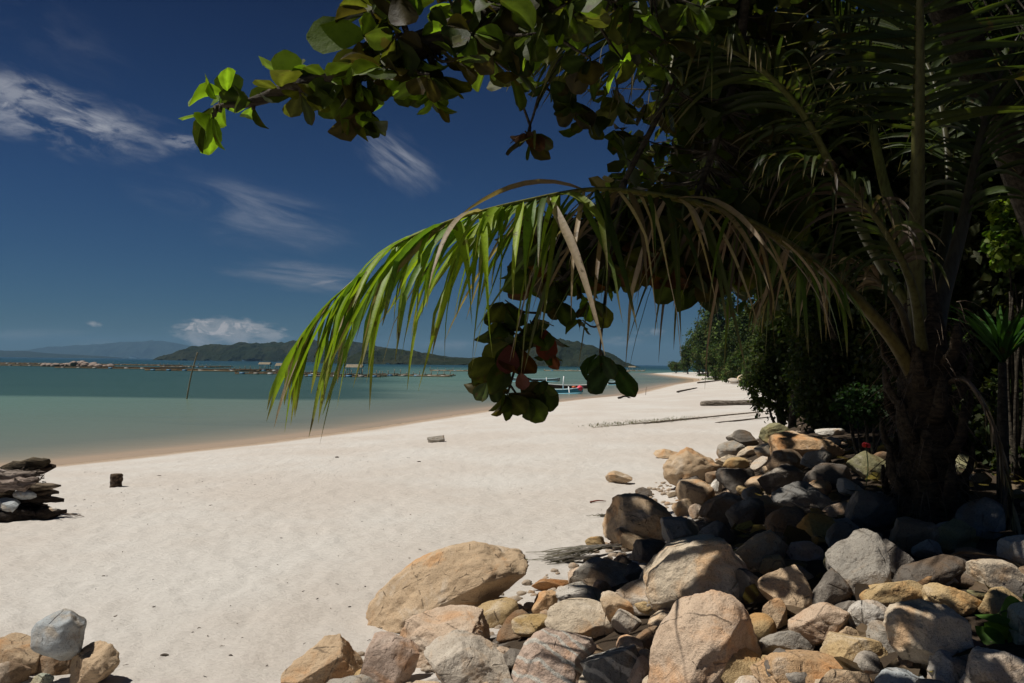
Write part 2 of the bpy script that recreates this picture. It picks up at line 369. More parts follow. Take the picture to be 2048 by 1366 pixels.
def hit(px, py):
    d = ray(px, py); k = np.concatenate([np.arange(1.2, 30, 0.03), np.geomspace(30, 500, 900)])
    pts = CAM + d[None] * (k / d[1])[:, None]; z, _, _ = terrain(pts[:, 0], pts[:, 1])
    i = np.argmax(pts[:, 2] < z); return pts[i] if pts[i, 2] < z[i] else pts[-1]
def gz(x, y): return float(terrain([x], [y])[0][0])

ys = np.concatenate([-np.geomspace(60, 1, 14), np.linspace(0, 1, 5)[:-1], np.geomspace(1, 480, 560)])
ux = np.concatenate([-np.geomspace(6, 0.75, 40), np.linspace(-0.74, 0.74, 420), np.geomspace(0.75, 6, 40)])
YY, UU = np.meshgrid(ys, ux, indexing='ij'); XX = UU * (np.abs(YY) * 0.85 + 2.0)
z, ds, db = terrain(XX.ravel(), YY.ravel())
ds = ds.reshape(XX.shape); db = db.reshape(XX.shape); z = z.reshape(XX.shape)
ny, nx = XX.shape; idx = np.arange(ny * nx).reshape(ny, nx)
q = np.stack([idx[:-1, :-1], idx[:-1, 1:], idx[1:, 1:], idx[1:, :-1]], -1).reshape(-1, 4)
# small scallops and old footprints on the near sand
near = (YY > 1) & (YY < 40) & (ds > 3)
pp = np.stack([XX.ravel() * 3.2, YY.ravel() * 3.2, np.zeros(XX.size)], 1)
z = z + np.where(near, 0.028 * fbm(pp, 5, 0.6).reshape(XX.shape), 0)
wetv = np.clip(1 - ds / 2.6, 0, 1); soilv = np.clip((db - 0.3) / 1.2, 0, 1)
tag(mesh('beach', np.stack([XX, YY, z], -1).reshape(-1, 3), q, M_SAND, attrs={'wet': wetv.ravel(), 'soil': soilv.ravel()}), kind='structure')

# sea: one sheet out to the horizon
ysw = np.concatenate([-np.geomspace(400, 5, 14), np.linspace(-2, 10, 8), np.geomspace(11, 26000, 260)])
uw = np.linspace(-1.5, 1.3, 170)
YY, UU = np.meshgrid(ysw, uw, indexing='ij'); XX = UU * (np.abs(YY) * 1.0 + 40)
dsw = -sdist(XX.ravel(), YY.ravel(), SHORE)
ny, nx = XX.shape; idx = np.arange(ny * nx).reshape(ny, nx)
q = np.stack([idx[:-1, :-1], idx[:-1, 1:], idx[1:, 1:], idx[1:, :-1]], -1).reshape(-1, 4)
# the dark weed bed: its near edge runs almost level across the view
Vw = np.stack([XX, YY, np.zeros_like(XX)], -1).reshape(-1, 3)
tag(mesh('sea', Vw, q, M_WATER, attrs={'shore': dsw, 'weed': (sstep((YY - 50) / 14) * (1 - sstep((YY - 330) / 120)) * (1 - sstep((XX / np.maximum(YY, 1) + .34) / .36))).ravel()}), kind='structure')

def ridge(name, prof, Y, depth, material, seed, rough=0.10, base=-1.0):
    """an island or mountain: a height field whose skyline runs through the photo pixels in prof, at distance Y"""
    prof = np.array(prof, float); pts = np.array([P(a, b, Y) for a, b in prof]); xs = pts[:, 0]; zs = pts[:, 2]
    nx_, ny_ = 260, 50; gx = np.linspace(xs[0], xs[-1], nx_); gv_ = np.linspace(-1, 1, ny_)
    top = np.interp(gx, xs, np.maximum(zs, 0)); s_ = (xs[-1] - xs[0]) / 60
    GX, GV = np.meshgrid(gx, gv_); p = np.stack([GX.ravel() / s_ * .35 + seed, GV.ravel() * 3, np.full(GX.size, seed)], 1)
    nz = fbm(p, 5, 0.55).reshape(GX.shape)
    H = top[None] * (np.clip(1 - np.abs(GV + nz * .2) ** 1.6, 0, 1)) ** 0.8 * (1 + rough * nz * 2)
    V = np.stack([GX, Y + GV * depth, H + base], -1).reshape(-1, 3)
    idx = np.arange(nx_ * ny_).reshape(ny_, nx_); qq = np.stack([idx[:-1, :-1], idx[:-1, 1:], idx[1:, 1:], idx[1:, :-1]], -1).reshape(-1, 4)
    return tag(mesh(name, V, qq, material), kind='structure')
ridge('far_mountains', [(-60, 700), (0, 703), (70, 701), (130, 692), (180, 690), (225, 687), (250, 684), (290, 682), (325, 681), (345, 685), (380, 692), (420, 699), (470, 706), (530, 716)], 8200, 700, M_MOUNT, 3.1, .04)
ridge('far_hills', [(-300, 700), (-40, 698), (10, 701), (45, 701), (90, 706), (150, 709), (190, 711), (240, 716)], 4600, 300, M_MOUNT, 5.1, .04)
ridge('island', [(362, 722), (370, 706), (388, 696), (420, 690), (470, 687), (520, 684), (600, 684), (650, 682), (695, 681), (720, 685), (760, 692), (800, 704), (850, 706), (900, 713), (960, 716), (1000, 727)], 1700, 150, M_HILL, 8.1)
ridge('island', [(640, 728), (690, 716), (740, 699), (780, 696), (830, 700), (870, 709), (900, 715), (960, 714), (1010, 700), (1060, 688), (1100, 681), (1125, 678), (1155, 682), (1190, 692), (1225, 708), (1250, 726), (1262, 735)], 950, 110, M_HILL, 12.7)

# ------------------------------------------------------------------ rocks
def ico(sub):
    import bmesh
    bm = bmesh.new(); bmesh.ops.create_icosphere(bm, subdivisions=sub, radius=1)
    V = np.array([v.co[:] for v in bm.verts]); Fc = np.array([[v.index for v in f.verts] for f in bm.faces]); bm.free(); return V, Fc
ICO = {k: ico(k) for k in (3, 4, 5, 6)}
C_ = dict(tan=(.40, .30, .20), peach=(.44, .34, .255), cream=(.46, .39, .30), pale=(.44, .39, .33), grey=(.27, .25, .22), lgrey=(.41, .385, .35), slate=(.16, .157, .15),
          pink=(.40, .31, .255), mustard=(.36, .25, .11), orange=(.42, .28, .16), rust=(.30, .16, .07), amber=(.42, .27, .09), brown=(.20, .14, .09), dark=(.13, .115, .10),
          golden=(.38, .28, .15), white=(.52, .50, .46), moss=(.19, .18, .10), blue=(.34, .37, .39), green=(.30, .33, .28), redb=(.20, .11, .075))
CW = dict(tan='tan', peach='peach', cream='cream', pale='pale', grey='grey', lgrey='light grey', slate='slate grey', pink='pinkish', mustard='mustard', orange='orange', rust='rust brown', amber='amber', brown='brown', dark='dark grey',
          golden='golden', white='whitish', moss='mossy', blue='bluish', green='greenish grey', redb='reddish brown')
def rock(cx, cy, hw, hh, rot, colr, label, seed=None, sub=5, cuts=9, peak=0.0, lean=0.0, group=None, name='rock', Y=None, dep=0.85, rough=1.0, banded=False, cutd=(.46, .82)):
    """a stone whose outline in the photo is about cx,cy,hw,hh; its distance comes from where it meets the ground"""
    seed = seed if seed is not None else int(cx * 7 + cy * 13); g = np.random.default_rng(seed)
    if Y is None: Y = hit(cx, min(cy + hh * 0.75, 1500))[1]
    k = Y / F; sx = hw * k; sz = hh * k; sy = dep * min((sx + sz) / 2, sx * 1.1); Yc = Y + sy * 0.35
    hw *= 1.16; hh *= 1.16
    V, Fc = ICO[sub]; V = V.copy()
    q_, _ = np.linalg.qr(g.normal(size=(3, 3))); W_ = V @ q_; pw = g.uniform(2.3, 3.6); W_ = W_ / (np.abs(W_) ** pw).sum(1)[:, None] ** (1 / pw); V = W_ @ q_.T / 1.2
    n = nrm(g.normal(size=(cuts, 3)))
    for i in range(cuts):
        d = g.uniform(*cutd); e = V @ n[i] - d; V = V - np.clip(e, 0, None)[:, None] * n[i] * 0.93
    V = V / np.abs(V).max(0)
    V = V + nrm(V) * (0.12 * fbm(V * 1.4 + seed % 97, 3) + 0.035 * rough * fbm(V * 5 + seed % 31, 4, .6) + 0.010 * rough * fbm(V * 22 + seed % 13, 3, .6))[:, None]
    if peak: V[:, 0] *= 1 - peak * np.clip(V[:, 2], -1, 1)
    if lean: V[:, 0] += lean * V[:, 2]
    V = V / np.array([np.abs(V[:, 0]).max(), np.abs(V[:, 1]).max(), np.abs(V[:, 2]).max()])
    V = V * np.array([sx, sy, sz]); a = R(rot); ca, sa = math.cos(a), math.sin(a)
    V = np.stack([V[:, 0] * ca - V[:, 2] * sa, V[:, 1], V[:, 0] * sa + V[:, 2] * ca], 1)
    b = g.uniform(-.2, .2); V = np.stack([V[:, 0] , V[:, 1] + V[:, 2] * (0.12 + b), V[:, 2]], 1)
    c = P(cx, cy, Yc)
    o = mesh(name, V + c, Fc, M_BAND if banded else M_STONE, origin=c)
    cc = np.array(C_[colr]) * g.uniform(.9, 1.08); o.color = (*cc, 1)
    tag(o, label, 'boulder' if name == 'boulder' else 'rock', group)
    o['_px'] = 0; del o['_px']
    return o
GR = 'rocks of the bank beside the beach'
ROCKS = [  # cx, cy, hw, hh, rot, colour, label, options
 (893, 1192, 180, 90, 22, 'tan', 'large long tan boulder lying tilted at the sand edge with a shaded brown front facet', dict(name='boulder', sub=6, cuts=7, seed=5, dep=.8)),
 (898, 1272, 108, 58, 8, 'peach', 'peach boulder resting against the front of the long tilted tan boulder', dict(name='boulder', sub=6, cuts=6)),
 (652, 1338, 84, 60, 5, 'tan', 'speckled tan rock at the lower left end of the bank next to bare sand', dict(sub=6)),
 (776, 1338, 58, 62, -8, 'pink', 'pinkish rock with a mauve top between the speckled tan rock and the pale grey-cream one', dict(sub=6, cuts=12)),
 (935, 1345, 92, 68, -3, 'pale', 'pale grey-cream boulder with a dark right side at the bottom edge', dict(sub=6, cuts=12, name='boulder')),
 (1078, 1250, 55, 24, 4, 'mustard', 'flat mustard yellow rock behind the pale pinkish boulder', dict(cuts=14)),
 (1125, 1335, 100, 70, -6, 'pink', 'pale pinkish boulder with veins left of the striped slate rock', dict(sub=6, cuts=12, name='boulder', banded=True, lean=.15)),
 (1165, 1246, 82, 46, -12, 'cream', 'smooth cream slab sloping down to the right in front of the grey block', dict(cuts=8, rough=.6)),
 (1090, 1203, 30, 28, 6, 'orange', 'orange and yellow block touching the right tip of the long tilted boulder', dict(cuts=14)),
 (1103, 1168, 40, 15, -3, 'rust', 'small glossy rust brown stone in front of the dry palm leaves', dict()),
 (1208, 1150, 72, 36, 5, 'grey', 'smooth grey block with a dark end beside the dry palm leaves', dict(cuts=12, rough=.6)),
 (1165, 1196, 55, 22, -5, 'lgrey', 'flat light grey stone below the smooth grey block', dict()),
 (1290, 1200, 70, 40, 20, 'pale', 'dusty pale rock lying at the left foot of the boulder with the leaf shadow', dict()),
 (1240, 1226, 52, 34, -28, 'tan', 'lumpy cracked tan rock pointing left beside the cream slab', dict(rough=1.8)),
 (1392, 1162, 106, 90, 12, 'cream', 'large pale boulder carrying a leaf shaped shadow on its face', dict(name='boulder', sub=6, cuts=6, lean=.12)),
 (1412, 1318, 132, 128, 8, 'peach', 'huge peaked pink-beige boulder in the foreground centre', dict(name='boulder', sub=6, cuts=5, peak=.28, lean=.22, seed=31)),
 (1228, 1340, 62, 52, 18, 'slate', 'dark slate rock with white stripes along its rim', dict(sub=6, banded=True, cuts=6)),
 (1280, 1352, 30, 34, 10, 'pink', 'small pink rock wedged between the striped slate rock and the huge peaked boulder', dict()),
 (1285, 1288, 52, 20, 25, 'brown', 'dark weathered root-like rock in the crevice above the striped slate rock', dict(rough=2.5)),
 (1625, 1368, 152, 58, -4, 'orange', 'broad foreground boulder with an orange left side and cream top', dict(name='boulder', sub=6, cuts=6)),
 (1580, 1290, 62, 33, -4, 'grey', 'grey-brown speckled stone behind the broad orange boulder', dict()),
 (1705, 1306, 76, 42, 0, 'golden', 'rounded yellow-tan rock left of the huge pale wedge boulder', dict(sub=6, cuts=11)),
 (1640, 1256, 72, 46, 12, 'peach', 'peach rock under the dark boulder striped by frond shadows', dict(cuts=10)),
 (1552, 1232, 26, 34, 8, 'tan', 'narrow tan stone right of the huge peaked boulder tip', dict()),
 (1733, 1236, 44, 37, 8, 'lgrey', 'light grey speckled stone with a dark hollow in its middle', dict(rough=1.6)),
 (1882, 1285, 118, 78, -14, 'cream', 'huge pale wedge boulder sloping down to the right', dict(name='boulder', sub=6, cuts=5, seed=412, lean=-.15)),
 (1895, 1346, 48, 40, 14, 'lgrey', 'light grey rounded stone under the huge pale wedge boulder', dict()),
 (2002, 1348, 68, 48, 10, 'lgrey', 'light grey speckled rock in the bottom right corner', dict(sub=6)),
 (2054, 1258, 40, 50, 0, 'green', 'greenish grey smooth stone at the right edge beside the green leaves', dict(rough=.5)),
 (1800, 1364, 56, 24, 0, 'blue', 'bluish stone showing at the bottom edge under the pale wedge boulder', dict()),
 (1945, 1308, 46, 28, -15, 'redb', 'reddish brown wedge between the pale wedge boulder and the light grey stones', dict()),
 (2006, 1210, 52, 34, 6, 'golden', 'yellow-tan stone below the cream speckled rock at the right', dict()),
 (1990, 1158, 66, 40, -12, 'cream', 'cream speckled rock with a flat lit top near the right edge', dict(cuts=12)),
 (1800, 1196, 78, 38, 8, 'golden', 'golden rock above the light grey speckled stone', dict(cuts=12)),
 (1908, 1206, 58, 36, -14, 'golden', 'golden brown rock between the golden rock and the cream speckled rock', dict(rough=1.8)),
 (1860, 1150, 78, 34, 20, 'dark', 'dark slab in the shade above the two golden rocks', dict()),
 (1720, 1138, 66, 82, -6, 'grey', 'tall half shaded boulder with a dark notch, standing in the middle of the bank', dict(name='boulder', sub=6, cuts=9, peak=-.1)),  # the grey base colour carries this boulder's shade
 (1588, 1186, 72, 60, -12, 'tan', 'dark looking boulder crossed by frond shadows', dict(sub=6, name='boulder')),
 (1522, 1100, 58, 52, 0, 'tan', 'rounded grey-tan boulder behind the pale boulder with the leaf shadow', dict(sub=6, cuts=7, name='boulder')),
 (1606, 1108, 38, 24, 0, 'pink', 'small pinkish stone under the amber rock', dict()),
 (1640, 1063, 44, 34, -6, 'amber', 'amber yellow rock catching the sun under the slate boulder', dict(rough=2, cuts=14)),
 (1616, 1004, 70, 40, -6, 'slate', 'bluish slate boulder on top of the amber rock', dict(name='boulder', cuts=12)),
 (1576, 1052, 42, 38, 20, 'brown', 'brown rock left of the amber rock under the slate boulder', dict()),
 (1752, 1024, 72, 42, 0, 'dark', 'dark rock with light bars right of the slate boulder', dict()),
 (1826, 1074, 50, 42, 8, 'brown', 'round brown rock in the shade right of the tall half shaded boulder', dict()),
 (1906, 1078, 52, 40, -8, 'moss', 'mossy rock near the foot of the palm trunk', dict()),
 (1274, 1046, 78, 58, -4, 'tan', 'big shaded rock with a sunlit tan rim at the edge of the sand', dict(sub=6, name='boulder', cuts=8)),
 (1362, 1072, 54, 36, -14, 'grey', 'grey speckled rock above the pale boulder with the leaf shadow', dict()),
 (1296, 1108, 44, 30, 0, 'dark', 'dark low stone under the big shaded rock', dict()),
 (1386, 992, 44, 32, 8, 'tan', 'rounded tan rock with a shaded right half below the crumbly tan boulder', dict()),
 (1386, 938, 62, 46, 14, 'tan', 'crumbly tan boulder where the bank meets the sand', dict(rough=2.2, name='boulder', cuts=8)),
 (1350, 944, 22, 22, 0, 'moss', 'small round mossy stone set in front of the crumbly tan boulder', dict()),
 (1434, 972, 14, 18, 0, 'white', 'small white pebble like stone right of the rounded tan rock', dict(rough=.4)),
 (1290, 986, 20, 12, 0, 'dark', 'small dark stone at the top left of the big shaded rock', dict()),
 (1606, 896, 80, 48, 6, 'orange', 'large orange boulder at the top of the bank under the bushes', dict(name='boulder', sub=6, cuts=8, peak=.12, seed=901)),
 (1660, 864, 32, 10, -2, 'white', 'flat whitish stone lying behind the large orange boulder', dict()),
 (1660, 884, 22, 14, 0, 'lgrey', 'pale round stone at the right shoulder of the large orange boulder', dict()),
 (1492, 882, 38, 22, -4, 'dark', 'glossy dark brown rock left of the large orange boulder', dict(rough=.5)),
 (1546, 868, 34, 22, 8, 'moss', 'dark mossy rock behind the left end of the large orange boulder', dict(rough=1.6)),
 (1464, 900, 30, 18, 8, 'grey', 'grey-brown rock in front of the glossy dark brown rock', dict()),
 (1500, 904, 30, 12, 18, 'cream', 'slanting cream stone between the glossy dark rock and the orange boulder', dict()),
 (1466, 926, 40, 18, -8, 'cream', 'low cream rock right of the crumbly tan boulder', dict(rough=1.6)),
 (1524, 928, 24, 14, 30, 'pale', 'thin pale stone standing beside the orange boulder foot', dict()),
 (1332, 908, 30, 11, 3, 'tan', 'flat tan stone half buried in the sand beside the crumbly boulder', dict()),
 (1480, 962, 46, 34, 0, 'dark', 'dark shaded rock below the low cream rock', dict()),  # most shaded stones from here carry their shade as a dark base colour
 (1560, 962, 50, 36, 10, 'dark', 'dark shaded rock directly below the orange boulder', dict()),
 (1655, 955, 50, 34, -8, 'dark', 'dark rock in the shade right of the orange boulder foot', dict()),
 (1740, 935, 48, 36, 0, 'moss', 'mossy angular block with the pink flower above it', dict(cuts=14)),
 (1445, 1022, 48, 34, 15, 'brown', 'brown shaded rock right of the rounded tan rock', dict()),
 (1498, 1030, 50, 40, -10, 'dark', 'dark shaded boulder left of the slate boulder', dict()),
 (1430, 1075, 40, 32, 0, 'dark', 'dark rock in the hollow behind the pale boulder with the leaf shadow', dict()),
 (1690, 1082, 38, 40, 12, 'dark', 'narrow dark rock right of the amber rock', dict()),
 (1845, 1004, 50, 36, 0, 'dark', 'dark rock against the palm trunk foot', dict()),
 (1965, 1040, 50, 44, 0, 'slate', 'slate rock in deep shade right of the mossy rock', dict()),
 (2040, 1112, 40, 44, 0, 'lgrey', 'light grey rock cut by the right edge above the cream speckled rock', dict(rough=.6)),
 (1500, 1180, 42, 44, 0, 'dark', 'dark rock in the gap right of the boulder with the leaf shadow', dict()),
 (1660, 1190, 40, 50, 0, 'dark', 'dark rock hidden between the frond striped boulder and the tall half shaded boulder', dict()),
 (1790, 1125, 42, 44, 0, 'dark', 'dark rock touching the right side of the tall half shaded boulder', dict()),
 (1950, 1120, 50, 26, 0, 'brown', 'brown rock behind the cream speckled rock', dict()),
 # loose stones on the sand
 (1238, 956, 28, 15, 4, 'tan', 'lone tan stone half sunk in the sand left of the rock bank', dict(grp=None)),
 (873, 878, 19, 9, 4, 'grey', 'lone grey stone on the open sand near the water', dict(grp=None)),
 (1192, 1086, 22, 14, 0, 'golden', 'small yellowish rock at the left foot of the big shaded rock', dict()),
 (1046, 1121, 11, 5, 12, 'moss', 'tiny olive stone on the sand behind the long tilted boulder', dict(grp=None)),
 # lower left group
 (125, 1270, 55, 52, -8, 'blue', 'smooth blue-grey squared stone on top of the stones in the lower left corner', dict(rough=.25, cuts=9, grp=1, Y=4.9, cutd=(.68, .85))),
 (40, 1312, 58, 42, -10, 'tan', 'tan rock under the left side of the blue-grey stone', dict(grp=1)),
 (20, 1352, 40, 30, 0, 'brown', 'brown stone cut by the bottom left corner', dict(grp=1)),
 (186, 1336, 54, 50, -6, 'tan', 'rough orange-tan rock right of the blue-grey stone', dict(grp=1, rough=1.6)),
 (104, 1336, 44, 30, 10, 'brown', 'shaded brown rock carrying the blue-grey stone', dict(grp=1, Y=5.05)),
 (84, 1362, 22, 14, 0, 'green', 'small greenish stone at the bottom edge between two tan rocks', dict(grp=1)),
 (138, 1322, 20, 28, 0, 'pale', 'pale narrow stone seen in the gap under the blue-grey stone', dict(grp=1, Y=5.3)),
]
placed = []
for r_ in ROCKS:
    cx, cy, hw, hh, rot, cn, lab, op = r_; op = dict(op); g_ = op.pop('grp', 0)
    grp = GR if g_ == 0 else ('stones in the lower left corner' if g_ == 1 else None)
    o = rock(cx, cy, hw, hh, rot, cn, lab, group=grp, **op)
    placed.append((cx, cy, hw, hh, np.array(o.location), lab, g_))
# smaller stones filling the gaps of the bank; each is described by its neighbours
used = set(); cnt = 0
# coarse gravel in the crevices and along the foot of the bank
gg_ = np.random.default_rng(8); Vs, Fs, n0 = [], [], 0; V3, F3 = ico(2)
while len(Vs) < 900:
    y_ = 3 + 14 * gg_.random() ** 1.6; x_ = np.interp(y_, BANK[1:9, 1], BANK[1:9, 0]) + gg_.exponential(.7) - .12
    db_ = float(sdist([x_], [y_], BANK)[0])
    if db_ < -.06 + gg_.random() * .2: continue
    s_ = gg_.uniform(.008, .045); q_ = np.array([x_, y_, gz(x_, y_) + s_ * .25])
    Vs.append(V3 * np.array([1.2, 1, .75]) * s_ * (1 + .5 * pn(V3 * 1.3 + len(Vs)))[:, None] + q_); Fs.append(F3 + n0); n0 += len(V3)
o = mesh('gravel', np.concatenate(Vs), np.concatenate(Fs), M_STONE, origin=(1, 6, 1)); o.color = (.33, .27, .21, 1); tag(o, 'coarse gravel between the rocks and at the foot of the bank', kind='stuff')
SHORT = [(p, ' '.join(p[5].split()[:7])) for p in placed if p[6] == 0]
frng = random.Random(3)
tries = 0
while cnt < 140 and tries < 9000:
    tries += 1
    px = frng.uniform(600, 2080); py = frng.uniform(860, 1400)
    h_ = hit(px, py); 
    db_ = float(sdist(h_[:1], h_[1:2], BANK)[0])
    if db_ < 0.15 or h_[1] > 17 or h_[1] < 2.2 or db_ > 6: continue
    s_ = frng.uniform(.07, .20) * (1.0 if h_[1] < 8 else 1.4); hwp = s_ * F / h_[1]
    if any(abs(px - a[0]) < hwp * .75 and abs(py - a[1]) < hwp * .75 for a in placed if a[2] < hwp * 1.4): continue
    # neighbour description
    near_ = sorted([(math.hypot(px - a[0], py - a[1]), a) for a in placed if a[6] == 0])[:1]
    if not near_: continue
    a = near_[0][1]; dx, dy = px - a[0], py - a[1]
    side = ('right of' if dx > 0 else 'left of') if abs(dx) > abs(dy) else ('below' if dy > 0 else 'just above')
    cn = frng.choice(['tan', 'grey', 'brown', 'tan', 'pale', 'golden', 'cream', 'peach', 'cream', 'dark']) if db_ < 2.6 else frng.choice(['dark', 'brown', 'moss', 'grey'])
    core = a[5]
    for w_ in (' with ', ' in the ', ' at the ', ' on the ', ' under ', ' between ', ' resting ', ' left of ', ' right of ', ' behind ', ' beside ', ' below ', ' above ', ' near ', ' where ', ' carrying ', ' crossed ', ' lying '):
        j = core.find(w_)
        if j > 12: core = core[:j]
    lab = 'small %s stone %s the %s' % (CW[cn], side, core)
    if lab in used or len(lab.split()) > 16: continue
    used.add(lab)
    rock(px, py, hwp, hwp * frng.uniform(.55, .8), frng.uniform(-20, 20), cn, lab, seed=cnt + 500, sub=4, group=GR)
    placed.append((px, py, hwp, hwp * .7, h_, lab, 2)); cnt += 1
# ------------------------------------------------------------------ leaves
def leafgrid(hi):
    if hi == 2:
        us = [0, .12, .3, .52, .72, .88, 1.0]; ws = [.03, .20, .36, .47, .50, .36, .06]; vs = [-1, -.5, 0, .5, 1]
    elif hi == 1: us = [0, .3, .7, 1.0]; ws = [.05, .36, .46, .04]; vs = [-1, 0, 1]
    else: us = [0, .5, 1.0]; ws = [.06, .42, .05]; vs = [-1, 0, 1]
    L = []
    for u, w in zip(us, ws):
        for v in vs: L.append((u, v * w, abs(v) * w * .45 - .35 * u * u))
    nv = len(vs); Fc = [(i * nv + j, i * nv + j + 1, (i + 1) * nv + j + 1, (i + 1) * nv + j) for i in range(len(us) - 1) for j in range(nv - 1)]
    return np.array(L), np.array(Fc)
def leaves(pos, d, nn, size, wide, cols, hi=1, jag=0.0, g=None, curl=None):
    """many leaves at once -> V, F, C"""
    g = g or rng; L, Fc = leafgrid(hi); n = len(pos); d = nrm(d); s_ = nrm(np.cross(d, nn)); nn = np.cross(s_, d)
    size = np.broadcast_to(size, (n,)); curl = g.uniform(-.3, 1.2, n) if curl is None else np.full(n, curl)
    u = L[:, 0][None] * size[:, None]; v = L[:, 1][None] * (size * wide)[:, None]; w = np.where(True, L[:, 2][None], 0) * size[:, None] * curl[:, None]
    if jag: v = v * (1 + g.uniform(-jag, jag, v.shape)); w = w + g.uniform(-jag, jag, w.shape) * size[:, None] * .22
    V = pos[:, None] + u[..., None] * d[:, None] + v[..., None] * s_[:, None] + w[..., None] * nn[:, None]
    V = V.reshape(-1, 3); Fx = (Fc[None] + (np.arange(n) * len(L))[:, None, None]).reshape(-1, 4)
    C = np.repeat(np.asarray(cols, float).reshape(n, 3), len(L), 0); return V, Fx, C
def rand_dirs(n, g): return nrm(g.normal(size=(n, 3)))
def foliage(centers, radii, n, size, pal, g, hi=0, shell=.55, wide=1.0, clump=9):
    """leaf-covered lobes: leaves sit in clumps through an outer shell, tilted at random, denser in some places"""
    centers = np.array(centers, float); radii = np.array(radii, float).reshape(len(centers), -1); radii = np.broadcast_to(radii, (len(centers), 3)) if radii.shape[1] == 1 else radii
    vol = radii.prod(1) ** (2 / 3); ci = g.choice(len(centers), n // clump + 1, p=vol / vol.sum())
    dd = rand_dirs(len(ci), g); rr = g.uniform(shell, 1.06, len(ci)) ** .8 * np.where(g.random(len(ci)) < .10, g.uniform(1.05, 1.4, len(ci)), 1)
    cp = centers[ci] + dd * radii[ci] * rr[:, None]; cs = radii[ci].mean(1) * g.uniform(.08, .2, len(ci))
    k = np.repeat(np.arange(len(ci)), clump); pos = cp[k] + g.normal(size=(len(k), 3)) * cs[k][:, None]
    d = nrm(dd[k] * .6 + g.normal(size=(len(k), 3)) * .8 + np.array([0, 0, -.25])); nn = nrm(dd[k] + np.array([0, 0, .8]) + g.normal(size=(len(k), 3)) * .6)
    pal = np.array(pal, float); tone = g.uniform(.7, 1.3, len(ci)); pc = pal[g.integers(0, len(pal), len(ci))]
    cols = pc[k] * tone[k][:, None] * g.uniform(.8, 1.25, (len(k), 1))
    return leaves(pos, d, nn, g.uniform(.6, 1.3, len(k)) * size, wide, cols, hi, g=g)
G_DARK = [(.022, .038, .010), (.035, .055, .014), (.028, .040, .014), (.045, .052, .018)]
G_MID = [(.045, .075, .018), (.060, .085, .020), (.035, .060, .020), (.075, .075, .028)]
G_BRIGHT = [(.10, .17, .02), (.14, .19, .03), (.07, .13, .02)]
def stems(base, tips, r, mb=None, col=(1, 1, 1)):
    mb = mb or MB()
    for tp in tips:
        b_ = np.array(base, float); tp = np.array(tp, float); mid = (b_ + tp) / 2 + np.array([rnd.uniform(-.08, .08) * np.linalg.norm(tp - b_) for _ in range(3)])
        mb.add(*tube(spline([b_, mid, tp], 8), np.linspace(r, r * .3, 8), 6), col)
    return mb
def bush(name, cpx, cpy, Y, rad, n, size, pal, label, cat='bush', group=None, lobes=9, hi=0, ground=None, seed=1, shell=.5):
    c = P(cpx, cpy, Y); g = np.random.default_rng(seed); rad = np.array(rad, float)
    base = np.array([c[0], c[1], gz(c[0], c[1]) if ground is None else ground])
    cs = [c]; rs = [rad * .72]
    for _ in range(lobes): cs.append(c + nrm(g.normal(size=3)) * rad * .62); rs.append(rad * g.uniform(.2, .5))
    t_ = empty(name, base, label, cat, group)
    V, Fc, Cc = foliage(cs, rs, n, size, pal, g, hi, shell); mesh('foliage', V, Fc, M_LEAF, t_, Cc, smooth=False)
    stems(base - [0, 0, .1], [a + (base - a) * .2 for a in cs], .02 + .02 * rad.max()).build('stem', M_BARK, t_)
    return t_
def tree(name, base, h, crad, n, size, pal, label, group=None, lobes=7, seed=1, trunk=.12, material=None, lean=0):
    g = np.random.default_rng(seed); base = np.array(base, float); c = base + [lean, 0, h - crad[2] * .9]; crad = np.array(crad, float)
    t_ = empty(name, base, label, 'tree', group); cs = [c]; rs = [crad * .6]
    for _ in range(lobes): cs.append(c + nrm(g.normal(size=3) * [1, 1, 1.2]) * crad * g.uniform(.5, .8)); rs.append(crad * g.uniform(.28, .5))
    V, Fc, Cc = foliage(cs, rs, n, size, pal, g, 0, .5); mesh('crown', V, Fc, material or M_FAR, t_, Cc, smooth=False)
    mb = MB(); mb.add(*tube(spline([base - [0, 0, .3], base + [g.uniform(-.2, .2) * trunk * 4, 0, (c[2] - base[2]) * .5], c], 10), np.linspace(trunk, trunk * .4, 10), 8))
    for q_ in cs[1:5]: mb.add(*tube(spline([(base + 2 * c) / 3, (c + q_) / 2, q_], 6), np.linspace(trunk * .45, trunk * .12, 6), 5))
    mb.build('trunk', M_BARK, t_); return t_

# ------------------------------------------------------------------ trees on the slope behind the far beach
GT = 'trees on the slope behind the beach'
FT = [  # px of trunk, y of crown top, distance, half width px, label
 (1352, 722, 235, 16, 'low bright green shrub-like tree at the very tip of the wooded shore', G_MID),
 (1376, 690, 215, 20, 'small rounded tree next to the tip of the wooded shore'),
 (1398, 645, 190, 30, 'tree with pale crown behind the pale logs of the far beach', G_MID),
 (1416, 610, 170, 34, 'tree rising on the slope just left of the tallest slope tree'),
 (1446, 555, 150, 52, 'tallest tree of the slope, standing against the sky under the arching frond'),
 (1432, 690, 130, 30, 'low leafy tree in front of the tallest slope tree', G_MID),
 (1470, 655, 118, 34, 'dark tree behind the grassy patch of the far beach'),
 (1496, 610, 112, 40, 'tree on the slope half hidden by hanging dry leaflets'),
 (1466, 712, 100, 26, 'small green tree at the back of the beach beside the grassy patch', G_MID),
 (1515, 670, 82, 42, 'wide dark tree at the back of the beach above the far boulder'),
 (1545, 560, 80, 55, 'tall dense tree behind the dark bushes of the bank'),
 (1500, 715, 70, 24, 'round bush-like tree closest to the far boulder', G_MID),
 (1600, 600, 60, 60, 'broad dark tree behind the bank bushes, right of the tall dense one'),
 (1680, 480, 58, 80, 'large dark tree filling the background left of the palm trunk'),
]
